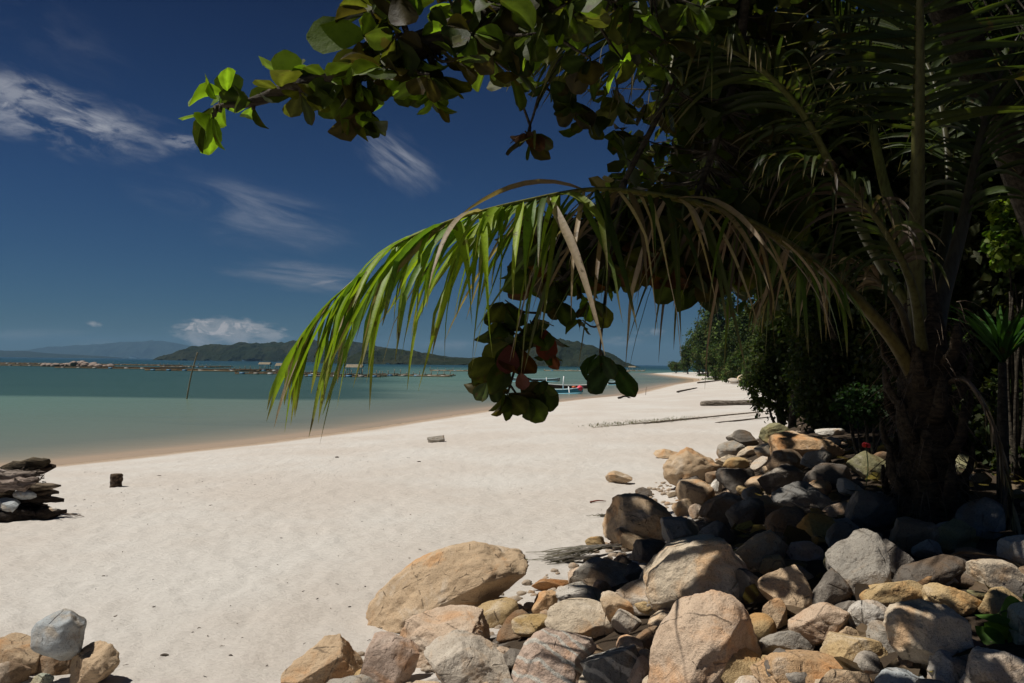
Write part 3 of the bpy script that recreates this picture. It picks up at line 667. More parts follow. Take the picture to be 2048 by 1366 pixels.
for i, f_ in enumerate(FT):
    px, ytop, Y, hwp, lab = f_[:5]; pal = f_[5] if len(f_) > 5 else G_DARK + G_MID[:2]
    b_ = P(px, 740, Y); b_[2] = gz(b_[0], b_[1]); topz = P(px, ytop, Y)[2]; r_ = hwp * Y / F
    pal = [tuple(q * 1.5 for q in w_) for w_ in pal]; h_ = max(topz - b_[2], r_ * 1.2); rz = max(h_ * .5, r_ * .8)
    tree('broadleaf_tree', b_, h_, (r_, r_, rz), 7000, r_ * .085 + .06, pal, lab, GT, 9, 100 + i, .05 * r_ + .08)
# undergrowth that closes the foot of the wood: nobody could count it
g = np.random.default_rng(5); cs, rs = [], []
for k in range(150):
    u_ = g.uniform(0, 1) ** .7; i0 = 8 + u_ * 4; pt = np.array([np.interp(i0, range(len(BANK)), BANK[:, 0]), np.interp(i0, range(len(BANK)), BANK[:, 1])])
    off = g.uniform(1.5, 34) * min(1, pt[1] / 60 + .1); x_, y_ = pt[0] + off, pt[1] - off * .3; r_ = g.uniform(.8, 3.4) * (.5 + pt[1] / 110)
    if x_ / y_ < .2: continue
    cs.append([x_, y_, gz(x_, y_) + r_ * .5]); rs.append(r_)
V, Fc, Cc = foliage(cs, rs, 90000, .42, G_DARK + G_MID, g, 0, .6, 1.0); tag(mesh('undergrowth', V, Fc, M_FAR, None, Cc, smooth=False), kind='stuff', label='dense green undergrowth covering the slope behind the beach')

# ------------------------------------------------------------------ bushes and trees of the near bank
GB = 'bushes of the dark thicket behind the rock bank'
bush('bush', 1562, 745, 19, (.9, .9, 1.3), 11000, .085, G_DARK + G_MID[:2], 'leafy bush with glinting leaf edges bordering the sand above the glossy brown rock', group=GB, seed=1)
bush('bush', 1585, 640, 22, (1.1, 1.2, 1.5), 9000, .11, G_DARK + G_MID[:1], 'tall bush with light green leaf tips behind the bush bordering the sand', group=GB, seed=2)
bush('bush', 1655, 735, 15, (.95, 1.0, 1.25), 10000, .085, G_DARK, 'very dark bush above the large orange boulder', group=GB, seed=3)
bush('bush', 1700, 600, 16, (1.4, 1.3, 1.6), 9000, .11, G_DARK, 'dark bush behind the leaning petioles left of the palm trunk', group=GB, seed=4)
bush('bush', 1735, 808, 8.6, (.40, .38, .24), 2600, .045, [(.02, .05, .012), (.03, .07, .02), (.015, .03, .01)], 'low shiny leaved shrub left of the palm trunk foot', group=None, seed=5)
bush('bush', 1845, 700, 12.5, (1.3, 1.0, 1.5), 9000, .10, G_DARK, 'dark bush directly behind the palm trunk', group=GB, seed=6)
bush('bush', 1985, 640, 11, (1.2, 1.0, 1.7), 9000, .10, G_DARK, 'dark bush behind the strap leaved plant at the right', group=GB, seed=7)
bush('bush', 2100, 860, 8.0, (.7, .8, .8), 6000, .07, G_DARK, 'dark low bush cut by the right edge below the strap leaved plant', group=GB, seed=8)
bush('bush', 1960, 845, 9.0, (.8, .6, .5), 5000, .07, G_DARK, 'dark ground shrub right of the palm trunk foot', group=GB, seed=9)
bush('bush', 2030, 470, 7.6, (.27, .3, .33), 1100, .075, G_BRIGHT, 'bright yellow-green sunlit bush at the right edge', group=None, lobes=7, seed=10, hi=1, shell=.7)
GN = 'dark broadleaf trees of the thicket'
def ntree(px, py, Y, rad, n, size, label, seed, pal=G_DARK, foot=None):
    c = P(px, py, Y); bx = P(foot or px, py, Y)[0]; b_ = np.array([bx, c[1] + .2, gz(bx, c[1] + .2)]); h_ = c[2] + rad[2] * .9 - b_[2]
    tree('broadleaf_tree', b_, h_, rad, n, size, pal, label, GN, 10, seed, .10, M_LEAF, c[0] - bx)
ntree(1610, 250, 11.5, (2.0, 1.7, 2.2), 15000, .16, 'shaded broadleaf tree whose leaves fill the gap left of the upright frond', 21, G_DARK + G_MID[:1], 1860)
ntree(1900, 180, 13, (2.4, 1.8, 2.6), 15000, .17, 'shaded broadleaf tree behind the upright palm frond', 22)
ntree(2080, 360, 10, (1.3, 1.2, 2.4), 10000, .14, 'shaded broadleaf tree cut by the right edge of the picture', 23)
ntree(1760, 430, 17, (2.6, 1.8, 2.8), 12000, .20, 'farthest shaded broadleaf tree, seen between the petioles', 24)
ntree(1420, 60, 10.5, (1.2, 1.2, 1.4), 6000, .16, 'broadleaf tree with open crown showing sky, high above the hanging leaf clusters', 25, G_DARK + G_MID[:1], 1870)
ntree(1445, 340, 18, (1.5, 1.6, 1.8), 9000, .15, 'tall broadleaf tree added behind the hanging leaf clusters to shade the sandy edge bushes', 26, G_DARK + G_MID[:1], 1590)  # added tree, its crown throws shade on the bushes bordering the sand
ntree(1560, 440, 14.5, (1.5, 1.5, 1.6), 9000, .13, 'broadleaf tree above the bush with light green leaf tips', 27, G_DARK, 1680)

# ------------------------------------------------------------------ the sea almond tree whose branches hang over the beach
AL = [(.045, .060, .012), (.060, .085, .012), (.035, .050, .012), (.075, .080, .015), (.05, .04, .012)]
ALB = [(.16, .26, .02), (.20, .29, .03), (.13, .21, .02)]  # brighter leaf greens, standing in for sun on the outer leaves
RED = [(.10, .03, .012), (.07, .03, .012), (.10, .045, .015)]
tb = P(2180, 900, 7.2); tb[2] = gz(tb[0], tb[1])
alm = empty('sea_almond_tree', tb, 'large leaved tree reaching over the beach, with drooping branches and red leaves', 'tree')
a_tr = tube(spline([tb - [0, 0, .3], P(2120, 560, 7.0), P(1960, 150, 6.6), P(1800, -160, 6.2)], 18), np.linspace(.20, .12, 18), 12, wob=.04)
mb = MB(); mb.add(*a_tr); mb.build('trunk', M_BARK, alm)
top = P(1800, -160, 6.2); BR = []
def branch(pts, r0, r1, n=24):
    p = spline(pts, n); mb = MB(); mb.add(*tube(p, np.linspace(r0, r1, n), 8, wob=.06)); BR.append(p)
    return mb.build('branch', M_BARK, alm), p
b1, p1 = branch([top, P(1500, -150, 4.0), P(1240, -60, 3.2), P(1000, 30, 2.9), P(820, 100, 2.8), P(690, 150, 2.8), P(585, 175, 2.8), P(500, 205, 2.8), P(432, 212, 2.8)], .09, .006, 60)
b2, p2 = branch([P(1500, -150, 5.2), P(1380, 40, 5.2), P(1330, 200, 5.25), P(1250, 360, 5.25), P(1190, 480, 5.2), P(1100, 590, 5.15), P(1050, 680, 5.1), P(1020, 770, 5.1)], .026, .008, 40)
b3, p3 = branch([P(1380, 40, 5.2), P(1200, 60, 4.8), P(1100, 150, 4.6), P(1060, 250, 4.55)], .03, .006)
b4, p4 = branch([P(1250, 360, 5.25), P(1230, 480, 5.2), P(1210, 600, 5.15), P(1200, 700, 5.1)], .02, .006)
b5, p5 = branch([P(1500, -150, 5.2), P(1480, 100, 5.5), P(1440, 260, 5.6), P(1380, 420, 5.6), P(1330, 500, 5.5)], .04, .01)
b6, p6 = branch([top, [1.2, 6.5, 6.9], [-.6, 7.0, 7.2], [-1.6, 7.2, 7.3]], .10, .02)
b7, p7 = branch([top, [2.6, 5.4, 6.4], [1.2, 5.2, 6.2], [-.6, 5.4, 6.3]], .09, .02)
b8, p8 = branch([top, [3.6, 7.5, 7.6], [2.5, 9.2, 8.4], [1.2, 9.8, 8.6]], .10, .02)
b9, p9 = branch([top, [4.6, 6.2, 6.8], [5.6, 6.4, 7.2]], .08, .02)
g = np.random.default_rng(77); LV = MB_ = []; tw = MB()
def rosette(p, ax, k, size, pal, hi=2, droop=.5, spread=.9, link=None, wide=.74):
    p = np.asarray(p, float); ax = nrm(ax); a0 = g.uniform(0, 6.28); ref = nrm(np.cross(ax, [.3, .5, .9])); r2 = np.cross(ax, ref)
    ang = a0 + np.arange(k) * 2.4 + g.uniform(-.3, .3, k); el = g.uniform(.1, .9, k)
    d = (np.cos(ang)[:, None] * ref + np.sin(ang)[:, None] * r2) * spread + ax * el[:, None] + np.array([0, 0, -droop]) * g.uniform(.4, 1.3, (k, 1))
    nn = nrm(ax + np.array([0, 0, .8]) + g.normal(size=(k, 3)) * .45); pal = np.array(pal)
    cols = pal[g.integers(0, len(pal), k)] * g.uniform(.7, 1.25, (k, 1))
    V, Fc, C = leaves(p + nrm(d) * size * .12, d, nn, size * g.uniform(.55, 1.15, k), wide, cols, hi, .10, g)
    if hi == 2: C = C.reshape(k, 7, 5, 3); C[:, :, 2] *= 1.7; C[:, 1::2, 1] *= .75; C[:, 1::2, 3] *= .75; C[:, 6] = C[:, 6] * .6 + np.array([.03, .02, .008]); C = C.reshape(-1, 3)
    LV.append((V, Fc, C))
    if link is not None:
        q_ = link[np.argmin(((link - p) ** 2).sum(1))]; tw.add(*tube(spline([q_, (q_ + p) / 2 + [0, 0, -.03], p], 6), np.linspace(.009, .004, 6), 5))
left = np.array([-1, 0, .1]); down = np.array([-.1, 0, -1.0])
# tip of the long branch, px py depth leaves size palette axis
for a in [(438, 205, 3.2, 4, .16, ALB + AL[:2], (-1, 0, .1)), (425, 225, 3.2, 4, .15, ALB, (-1, 0, -.5)), (455, 190, 3.2, 3, .15, ALB, (-.3, 0, 1)), (508, 205, 3.25, 4, .13, AL + ALB, (-.2, 0, -.3)), (560, 180, 3.3, 4, .15, AL + ALB, (-.3, 0, .6)),
          (572, 150, 3.3, 2, .15, ALB, (0, 0, 1)), (600, 180, 3.3, 5, .16, AL, (-.2, 0, -.4)), (640, 165, 3.35, 6, .17, AL + ALB[:1], (-.2, 0, -.3)), (655, 160, 3.35, 4, .17, AL, (0, 0, .5)), (690, 150, 3.4, 6, .19, AL + ALB[:1], (0, 0, -.5)),
          (720, 165, 3.4, 5, .18, AL + ALB, (-.5, 0, -.5)), (735, 215, 3.42, 6, .17, AL + ALB, down), (725, 190, 3.42, 5, .17, AL + ALB, (-1, 0, -.2)), (790, 120, 3.5, 7, .20, AL, (-.2, 0, -.3)), (800, 60, 3.5, 7, .22, AL, (-.5, 0, .3)),
          (745, 20, 3.5, 6, .22, AL, (-.6, 0, .6)), (1060, 265, 4.55, 7, .20, AL + RED[1:2], down), (1050, 262, 4.5, 2, .12, RED, down), (1150, 200, 4.6, 7, .20, AL, down), (1180, 230, 4.7, 6, .20, AL, down), (1100, 160, 4.5, 6, .2, AL + ALB[:1], down), (1170, 130, 4.7, 5, .2, AL, down),
          (870, 190, 3.8, 6, .14, AL + ALB, down), (855, 170, 3.8, 5, .12, ALB, down), (1030, 140, 4.0, 5, .16, AL, down), (1240, 200, 5.0, 6, .2, AL, down)]:
    hk = 2.8 / a[2] if a[2] < 4 else 1.0
    rosette(P(a[0], a[1], a[2] * hk), a[6], a[3] + (a[0] > 600), a[4] * hk * (1.12 if a[0] < 600 else .95), a[5], 2, .3, .9, np.vstack([p1, p3]))
# the one big single leaf held out to the left
V, Fc, C = leaves(np.array([P(735, 70, 2.8)]), np.array([[-1, -.1, -.05]]), np.array([[.1, -1, .25]]), .215, .72, np.array([[.09, .14, .016]]), 2, .04, g, .15); LV.append((V, Fc, C))
V, Fc, C = leaves(np.array([P(575, 172, 2.8)]), np.array([[-.05, -.1, 1]]), np.array([[.1, -1, .1]]), .125, .85, np.array([[.12, .18, .02]]), 2, .05, g); LV.append((V, Fc, C))
V, Fc, C = leaves(np.array([P(462, 205, 2.8)]), np.array([[-.1, -.1, 1]]), np.array([[.2, -1, .2]]), .11, .9, np.array([[.10, .15, .02]]), 2, .05, g); LV.append((V, Fc, C))
for _ in range(150):   # dense part of the long branch
    i = g.integers(4, 38); q_ = p1[i] + g.normal(size=3) * np.array([.20, .12, .15]) + [0, 0, -.02]
    d_ = q_ - CAM; py_ = 683 - F * (d_ @ upv) / (d_ @ fw); px_ = 1024 + F * (d_ @ rt) / (d_ @ fw)
    if py_ > 150 - max(0, 760 - px_) * .8 : continue
    if px_ < 740 and py_ < 120: continue
    rosette(q_, g.normal(size=3) + [0, 0, -.3], 6, .125, AL * 2 + ALB, 2, .5, .9, p1)
# drooping clusters behind the arching frond, with red leaves
for a in [(1010, 600, 5.15, 6, .24, AL), (1000, 640, 5.1, 6, .24, AL), (1060, 640, 5.1, 7, .24, AL), (1030, 680, 5.1, 6, .26, AL + RED[:2]), (1010, 720, 5.1, 5, .26, AL + RED[1:2]), (1085, 655, 5.05, 5, .24, AL), (975, 760, 5.1, 5, .20, AL), (1010, 785, 5.1, 6, .24, AL), (1050, 790, 5.1, 6, .24, AL), (1085, 760, 5.1, 5, .22, AL),
          (1120, 600, 5.15, 5, .2, AL), (1150, 560, 5.15, 6, .2, AL + ALB[:1]), (1180, 600, 5.1, 6, .22, AL + ALB[:1]), (1110, 560, 5.15, 6, .2, AL), (1165, 640, 5.1, 3, .16, AL + ALB[:1]), (1200, 705, 5.1, 3, .24, [(.03, .06, .015)]), (1225, 725, 5.1, 2, .26, [(.03, .055, .02)]), (1100, 700, 5.1, 4, .2, AL + RED[:1]),
          (1080, 500, 5.2, 5, .22, AL), (1060, 460, 5.2, 4, .2, AL)]:
    rosette(P(*a[:3]), down + g.normal(size=3) * .3, a[3] + 1, a[4] * .8, a[5], 2, .7, .9, np.vstack([p2, p4]))
V, Fc, C = leaves(np.array([P(1092, 660, 5.0), P(1018, 690, 5.0), P(1040, 745, 5.02)]), np.array([[.05, -.1, -1], [-.05, -.1, -1], [.2, -.1, -.8]]), np.array([[.5, -1, .3], [-.3, -1, .3], [0, -1, .4]]), np.array([.19, .18, .11]), .85, np.array([[.16, .035, .014], [.09, .02, .012], [.16, .06, .05]]), 2, .05, g); LV.append((V, Fc, C))
for _ in range(120):
    q_ = P(g.uniform(1040, 1500), g.uniform(425, 555), g.uniform(5.2, 6.0)); rosette(q_, down + g.normal(size=3) * .5, 5, .21, AL * 2 + RED[1:2], 2, .6, .9, np.vstack([p2, p5]))
for _ in range(215):
    px_, py_ = g.uniform(1212, 1620), g.uniform(-60, 440)
    if px_ < 1330 and 100 < py_ < 260 and g.random() < .6: continue
    rosette(P(px_, py_, g.uniform(5.3, 7.0)), g.normal(size=3) + [0, 0, -.4], 6, .20, AL, 1, .5, .9, np.vstack([p2, p5]))
# crown above the picture: it shades the bank
N_ = 0
while N_ < 1260:
    zg = 1.35; sy_ = g.uniform(4.5, 12.5); edge = np.interp(sy_, [3.5, 4.5, 5.4, 8.1, 10, 13, 18], [9, 1.0, .62, .72, 1.6, 4.2, 8.5])
    sx_ = edge + (g.uniform(0, 1.6) if g.random() < .35 and sy_ < 9 else g.uniform(0, 9)); z_ = g.uniform(4.2, 9.0); k_ = (z_ - zg) / sdir[2]
    x_, y_ = sx_ + sdir[0] * k_, sy_ + sdir[1] * k_; k3 = (z_ - 3.7) / sdir[2]; x3, y3 = x_ - sdir[0] * k3, y_ - sdir[1] * k3
    if N_ > 1070: x3 = 9; sx_ = g.uniform(1.15, 3.2); sy_ = g.uniform(4.4, 5.6); z_ = g.uniform(5.2, 7.5); k_ = (z_ - zg) / sdir[2]; x_, y_ = sx_ + sdir[0] * k_, sy_ + sdir[1] * k_  # extra unseen leaf clusters added to shade the middle stones
    if N_ > 1150: sx_ = g.uniform(1.5, 2.9); sy_ = g.uniform(4.35, 5.1); k_ = (z_ - 1.8) / sdir[2]; x_, y_ = sx_ + sdir[0] * k_, sy_ + sdir[1] * k_
    if .1 < x3 < 2.5 and 4.3 < y3 < 5.5 and g.random() < .5 or 3.6 < x3 < 5.2 and 6.3 < y3 < 8.0: continue      # gaps in the crown that let the sun reach the fronds
    if z_ < 2.95 + .475 * y_ and x_ > .05 * y_ - .2 and x_ < .68 * y_ or z_ < 2.95 + .475 * y_ and x_ <= .05 * y_ - .2: continue
    if z_ > 3.8 + .475 * y_ + 1.8: continue
    rosette([x_, y_, z_], g.normal(size=3) + [0, 0, .6], 7, .27, AL, 1, .3, 1.0, np.vstack([p6, p7, p8, p9])); N_ += 1
n0 = 0; Vs, Fs, Cs = [], [], []
byk = {}
for V, Fc, C in LV: Vs.append(V); Fs.append(Fc + n0); Cs.append(C); n0 += len(V)
mesh('crown', np.concatenate(Vs), np.concatenate(Fs), M_LEAF, alm, np.concatenate(Cs), smooth=True)
tw.build('twigs', M_BARK, alm)

# ------------------------------------------------------------------ coconut palm
PB = P(1852, 1000, 5.5); PB[2] = gz(PB[0], PB[1]) - .05
palm = empty('coconut_palm', PB, 'young coconut palm with a short fibrous trunk and one long frond arching over the beach', 'palm tree')
mb = MB(); pts = spline([PB - [0, 0, .2], PB + [.0, 0, .35], P(1850, 800, 5.5), P(1845, 660, 5.5), P(1840, 560, 5.5)], 26)
mb.add(*tube(pts, np.interp(np.linspace(0, 1, 26), [0, .25, .6, 1], [.24, .18, .16, .09]), 16, wob=.07)); 
for k in range(26):   # old leaf bases round the trunk
    a = k * 2.4; z_ = .1 + k * .045; c_ = PB + [math.cos(a) * .16, math.sin(a) * .16, z_]
    mb.add(*tube(spline([c_, c_ + [math.cos(a) * .10, math.sin(a) * .10, .13], c_ + [math.cos(a) * .12, math.sin(a) * .12, .26 + .1 * rnd.random()]], 5), [.075, .06, .05, .04, .02], 7, .45, wob=.2))
mb.build('trunk', M_TRUNKP, palm)
mb = MB()
for k in range(420):  # loose brown fibres hanging round the trunk
    a = rnd.uniform(0, 6.28); z_ = rnd.uniform(.1, 1.6); c_ = PB + [math.cos(a) * .2, math.sin(a) * .2, z_]; l_ = rnd.uniform(.08, .35)
    e_ = c_ + [math.cos(a) * l_ * .5 + rnd.uniform(-.1, .1), math.sin(a) * l_ * .5, -l_ * rnd.uniform(.2, 1)]
    mb.add(*tube(spline([c_, (c_ + e_) / 2 + [0, 0, .03], e_], 4), [.004, .003, .002, .001], 3, cap=False), rnd.choice([(.10, .07, .045), (.16, .12, .08), (.06, .04, .025)]))
mb.build('trunk_fibre', M_STALK, palm)
GREEN = [(.075, .12, .016), (.09, .14, .02), (.06, .10, .018), (.11, .14, .02)]
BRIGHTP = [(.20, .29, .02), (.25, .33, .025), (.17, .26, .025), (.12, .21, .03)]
DRY = [(.32, .24, .16), (.24, .17, .11), (.15, .11, .07), (.38, .30, .22), (.08, .06, .045)]
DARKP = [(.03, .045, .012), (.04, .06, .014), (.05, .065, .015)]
def frond(pts, r0, r1, start, n, lenf, palf, droop=.35, a0=60, a1=25, side=None, lift=.15, w=.022, seed=0, stalk=(.12, .13, .03), stalk2=None, label=None, upv_=None, jit=.14, tipdry=.12, down0=0.0, flat=.6, miss=lambda v: .04, kinks=.2, mess=.07):
    gg = np.random.default_rng(seed); p = spline(pts, 80); T = nrm(np.gradient(p, axis=0)); s_ = np.concatenate([[0], np.cumsum(np.linalg.norm(np.diff(p, axis=0), axis=1))]); s_ /= s_[-1]
    mb = MB(); V, Fc = tube(p, r0 * (1 - s_) ** 1.3 + r1, 8, flat); c_ = np.array(stalk)[None] * (1 - s_[:, None]) + np.array(stalk2 or stalk)[None] * s_[:, None]
    mb.add(V, Fc, np.repeat(c_, 8, 0)); rach = mb.build('frond', M_STALK, palm)
    if label: rach['label'] = label
    lm = MB()
    for i in range(n):
        u = start + (1 - start) * (i + .5) / n; k = np.searchsorted(s_, u); k = min(k, 79); c = p[k]; t_ = T[k]
        S = nrm(np.cross(t_, [0, 0, 1.0])) if side is None else nrm(np.array(side) - t_ * np.dot(side, t_)); N = np.cross(S, t_)
        if side is None and N[2] < 0: N = -N
        for sg in (-1, 1):
            v_ = (u - start) / (1 - start)
            if gg.random() < miss(v_): continue
            L = lenf(v_) * gg.uniform(1 - jit, 1 + jit * .6)
            if gg.random() < .04: L *= .55
            a = R(a0 + (a1 - a0) * v_ + gg.uniform(-7, 7)); d = nrm(math.cos(a) * t_ + math.sin(a) * (sg * S * math.cos(R(20)) * (1 - .55 * min(1, down0)) + N * lift) + gg.normal(size=3) * mess + np.array([0, 0, -down0 * (.55 if v_ > .55 else 1.1) * gg.uniform(.6, 1.4)]))
            pal = palf(v_, gg); col = np.array(pal[gg.integers(0, len(pal))]) * gg.uniform(.8, 1.2)
            ns = 9; q_ = c.copy(); dr = droop * gg.uniform(.7, 1.5) * (1.0 if L < .5 else 1.0); P_ = []; Cc = []
            kink = gg.integers(3, 7) if gg.random() < kinks else -1
            wv = nrm(np.cross(d, N if abs(d @ N) < .9 else t_)); ww = w * gg.uniform(.55, 1.25) * (1.35 if down0 and v_ > .5 else 1)
            tw_ = gg.uniform(-.25, .25)
            for j in range(ns + 1):
                f = j / ns; wid = ww * (min(1, .5 + f * 5) * (1 - max(0, f - .35) / .65) ** .8 + .03)
                nv = nrm(np.cross(wv, d)); wr = wv * math.cos(tw_ * j) + nv * math.sin(tw_ * j); nr_ = np.cross(wr, d)
                P_ += [q_ - wr * wid + nr_ * wid * .25, q_ - nr_ * wid * .2, q_ + wr * wid + nr_ * wid * .25]
                dryf = min(1, max(0, (f - (1 - tipdry - .1)) / (tipdry + .02))) * (.8 if gg.random() < .9 else .2)
                cc = col * (1 - dryf) + np.array([.22, .17, .10]) * dryf; Cc += [cc * .95, cc * 1.15, cc * .95]
                q_ = q_ + d * L / ns; d = d + np.array([0, 0, -1.0]) * dr * (6.0 if j == kink else .55) * (1 - abs(d[2]) * .2); d = nrm(d + gg.normal(size=3) * .02); wv = nrm(wv - d * (wv @ d))
            lm.add(P_, [(3 * j + b, 3 * j + b + 1, 3 * j + b + 4, 3 * j + b + 3) for j in range(ns) for b in (0, 1)], Cc)
    lm.build('leaflets', M_PALM, rach); return rach
def pal_hero(v, gg):
    r = gg.random()
    if v > .60: return DRY if r < .07 else BRIGHTP
    if v > .5: return DRY if r < .2 else GREEN + BRIGHTP[:1]
    if v > .16: return DRY if r < .62 else DARKP + GREEN[:1]
    return DRY[:2] if r < .35 else GREEN
hero = [(1840, 780, 5.45), (1785, 680, 5.3), (1700, 585, 5.2), (1600, 505, 5.1), (1490, 440, 5.0), (1400, 408, 4.9), (1300, 388, 4.72), (1180, 379, 4.5), (1040, 404, 4.2), (930, 432, 3.98), (850, 462, 3.88), (785, 494, 3.8), (725, 545, 3.76), (660, 605, 3.72), (605, 672, 3.7)]
frond([P(*a) for a in hero], .052, .006, .20, 122, lambda v: np.interp(v, [0, .12, .25, .5, .75, .9, 1], [.45, .66, 1.0, .96, .88, .68, .38]), pal_hero, .24, 114, 14, lift=.0, w=.0170, down0=.6, miss=lambda v: np.interp(v, [0, .15, .3, .5, .6, 1], [.1, .3, .4, .25, .06, .04]), kinks=.5, mess=.22, seed=4, stalk=(.09, .065, .02), stalk2=(.22, .24, .05), label='long frond arching over the beach, green at its tip and dry and tattered in the middle', jit=.42, tipdry=.15)
# upright frond with its pale stalk and level leaflets
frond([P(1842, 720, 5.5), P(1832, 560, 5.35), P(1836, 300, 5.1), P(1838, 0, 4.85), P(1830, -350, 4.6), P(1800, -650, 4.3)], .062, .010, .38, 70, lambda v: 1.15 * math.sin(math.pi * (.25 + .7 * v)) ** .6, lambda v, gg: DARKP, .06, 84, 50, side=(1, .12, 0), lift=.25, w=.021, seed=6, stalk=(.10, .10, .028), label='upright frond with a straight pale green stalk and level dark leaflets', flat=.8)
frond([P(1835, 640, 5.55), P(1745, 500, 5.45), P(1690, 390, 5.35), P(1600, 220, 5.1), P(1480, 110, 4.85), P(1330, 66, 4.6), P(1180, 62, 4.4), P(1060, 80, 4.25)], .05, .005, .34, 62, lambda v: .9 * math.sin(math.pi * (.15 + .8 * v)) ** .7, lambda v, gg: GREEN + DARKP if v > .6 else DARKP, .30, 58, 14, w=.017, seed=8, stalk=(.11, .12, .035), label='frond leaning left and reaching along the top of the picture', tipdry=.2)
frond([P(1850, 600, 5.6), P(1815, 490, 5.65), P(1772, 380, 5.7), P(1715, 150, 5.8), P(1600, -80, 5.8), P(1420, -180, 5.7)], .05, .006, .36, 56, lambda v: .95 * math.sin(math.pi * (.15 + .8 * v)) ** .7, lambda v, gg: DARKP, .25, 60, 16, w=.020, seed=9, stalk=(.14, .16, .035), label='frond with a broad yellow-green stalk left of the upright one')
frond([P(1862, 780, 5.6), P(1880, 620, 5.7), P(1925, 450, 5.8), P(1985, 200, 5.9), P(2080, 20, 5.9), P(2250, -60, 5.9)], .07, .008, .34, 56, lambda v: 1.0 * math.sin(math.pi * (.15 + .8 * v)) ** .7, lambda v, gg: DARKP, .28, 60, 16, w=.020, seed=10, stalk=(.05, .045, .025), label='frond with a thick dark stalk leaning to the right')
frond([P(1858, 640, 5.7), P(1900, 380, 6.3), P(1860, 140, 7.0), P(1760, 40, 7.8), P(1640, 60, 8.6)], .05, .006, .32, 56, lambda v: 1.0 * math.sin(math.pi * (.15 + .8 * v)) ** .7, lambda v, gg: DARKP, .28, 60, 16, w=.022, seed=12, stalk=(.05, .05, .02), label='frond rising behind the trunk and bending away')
frond([P(1835, 720, 5.4), P(1790, 600, 5.3), P(1700, 520, 5.3), P(1600, 530, 5.4), P(1520, 600, 5.5)], .03, .004, .3, 30, lambda v: .5 * math.sin(math.pi * (.2 + .7 * v)) ** .7, lambda v, gg: DRY + DARKP, .5, 50, 16, w=.015, seed=13, stalk=(.09, .07, .03), label='small half dry frond drooping left of the trunk')
frond([P(1845, 700, 5.3), P(1820, 560, 4.9), P(1740, 420, 4.6), P(1640, 330, 4.4), P(1540, 310, 4.25)], .035, .005, .35, 34, lambda v: .6 * math.sin(math.pi * (.2 + .75 * v)) ** .7, lambda v, gg: DARKP + DRY[4:], .45, 55, 16, w=.016, seed=14, stalk=(.08, .08, .03), label='frond drooping towards the viewer above the arching one')
frond([P(1870, 780, 5.5), P(1930, 760, 5.3), P(1985, 850, 5.2), P(2010, 960, 5.15), P(2015, 1040, 5.15)], .03, .004, .25, 26, lambda v: .36, lambda v, gg: DRY[1:], .6, 40, 20, w=.013, seed=15, stalk=(.16, .12, .08), label='dead brown frond hanging down to the rocks right of the trunk')
# ------------------------------------------------------------------ strap leaved plant, lily leaves, flower, vine
def strap_plant(px, py, Y, n, L, label, seed, w=.03, pal=G_MID):
    g_ = np.random.default_rng(seed); b_ = P(px, py, Y); zg = gz(b_[0], b_[1]); o = empty('strap_leaved_plant', [b_[0], b_[1], zg], label, 'plant')
    mb = MB(); mb.add(*tube([[b_[0], b_[1], zg - .1], [b_[0], b_[1], (zg + b_[2]) / 2], b_], [.05, .045, .03], 8)); mb.build('stem', M_BARK, o)
    mb = MB()
    for k in range(n):
        a = k * 2.4; d = nrm([math.cos(a) * .55, math.sin(a) * .55, 1.0 * g_.uniform(.6, 1.5)]); q_ = b_.copy(); P_ = []; wv = nrm(np.cross(d, [math.cos(a), math.sin(a), 0.01])); l_ = L * g_.uniform(.6, 1.1); ns = 8; ww = w * g_.uniform(.7, 1.1)
        for j in range(ns + 1):
            f = j / ns; wd = ww * (min(1, .6 + f * 2) * (1 - max(0, f - .4) / .6) ** .7 + .03); nn_ = np.cross(wv, d)
            P_ += [q_ - wv * wd, q_ + nn_ * wd * -.4, q_ + wv * wd]; q_ = q_ + d * l_ / ns; d = nrm(d + np.array([0, 0, -.13 * g_.uniform(.5, 1.5)]))
        mb.add(P_, [(3 * j + b, 3 * j + b + 1, 3 * j + b + 4, 3 * j + b + 3) for j in range(ns) for b in (0, 1)], np.array(pal[k % len(pal)]) * g_.uniform(.8, 1.2))
    mb.build('leaf', M_LEAF, o); return o
strap_plant(2005, 725, 6.6, 30, .75, 'plant with long pointed strap leaves right of the palm trunk', 3, pal=[(.04, .10, .02), (.05, .12, .03), (.03, .08, .02)])
strap_plant(1895, 735, 7.4, 16, .4, 'small grassy plant with pale leaf blades between the trunk and the strap leaved plant', 4, .013, pal=[(.10, .15, .06), (.06, .10, .03)])
# vine with lobed green leaves over the lower right rocks
vb = P(2040, 1250, 3.35); vi = empty('creeping_vine', vb, 'creeping vine with bright green lobed leaves over the stones at the lower right edge', 'plant')
mb = MB(); vp = spline([P(2110, 1245, 3.4), P(2060, 1232, 3.3), P(2010, 1222, 3.28), P(1985, 1240, 3.3)], 16); mb.add(*tube(vp, .004, 5), (.08, .12, .03)); mb.build('stem', M_STALK, vi)
g = np.random.default_rng(9); k = 12; ps = np.array([P(a, b, 3.25) for a, b in zip(g.uniform(1995, 2075, k), g.uniform(1215, 1265, k))])
V, Fc, C = leaves(ps, g.normal(size=(k, 3)) + [-.5, -.3, 0], g.normal(size=(k, 3)) * .3 + [0, -.7, .8], .085, 1.5, np.tile([.10, .20, .04], (k, 1)), 2, .15, g); mesh('leaf', V, Fc, M_LEAF, vi, C)
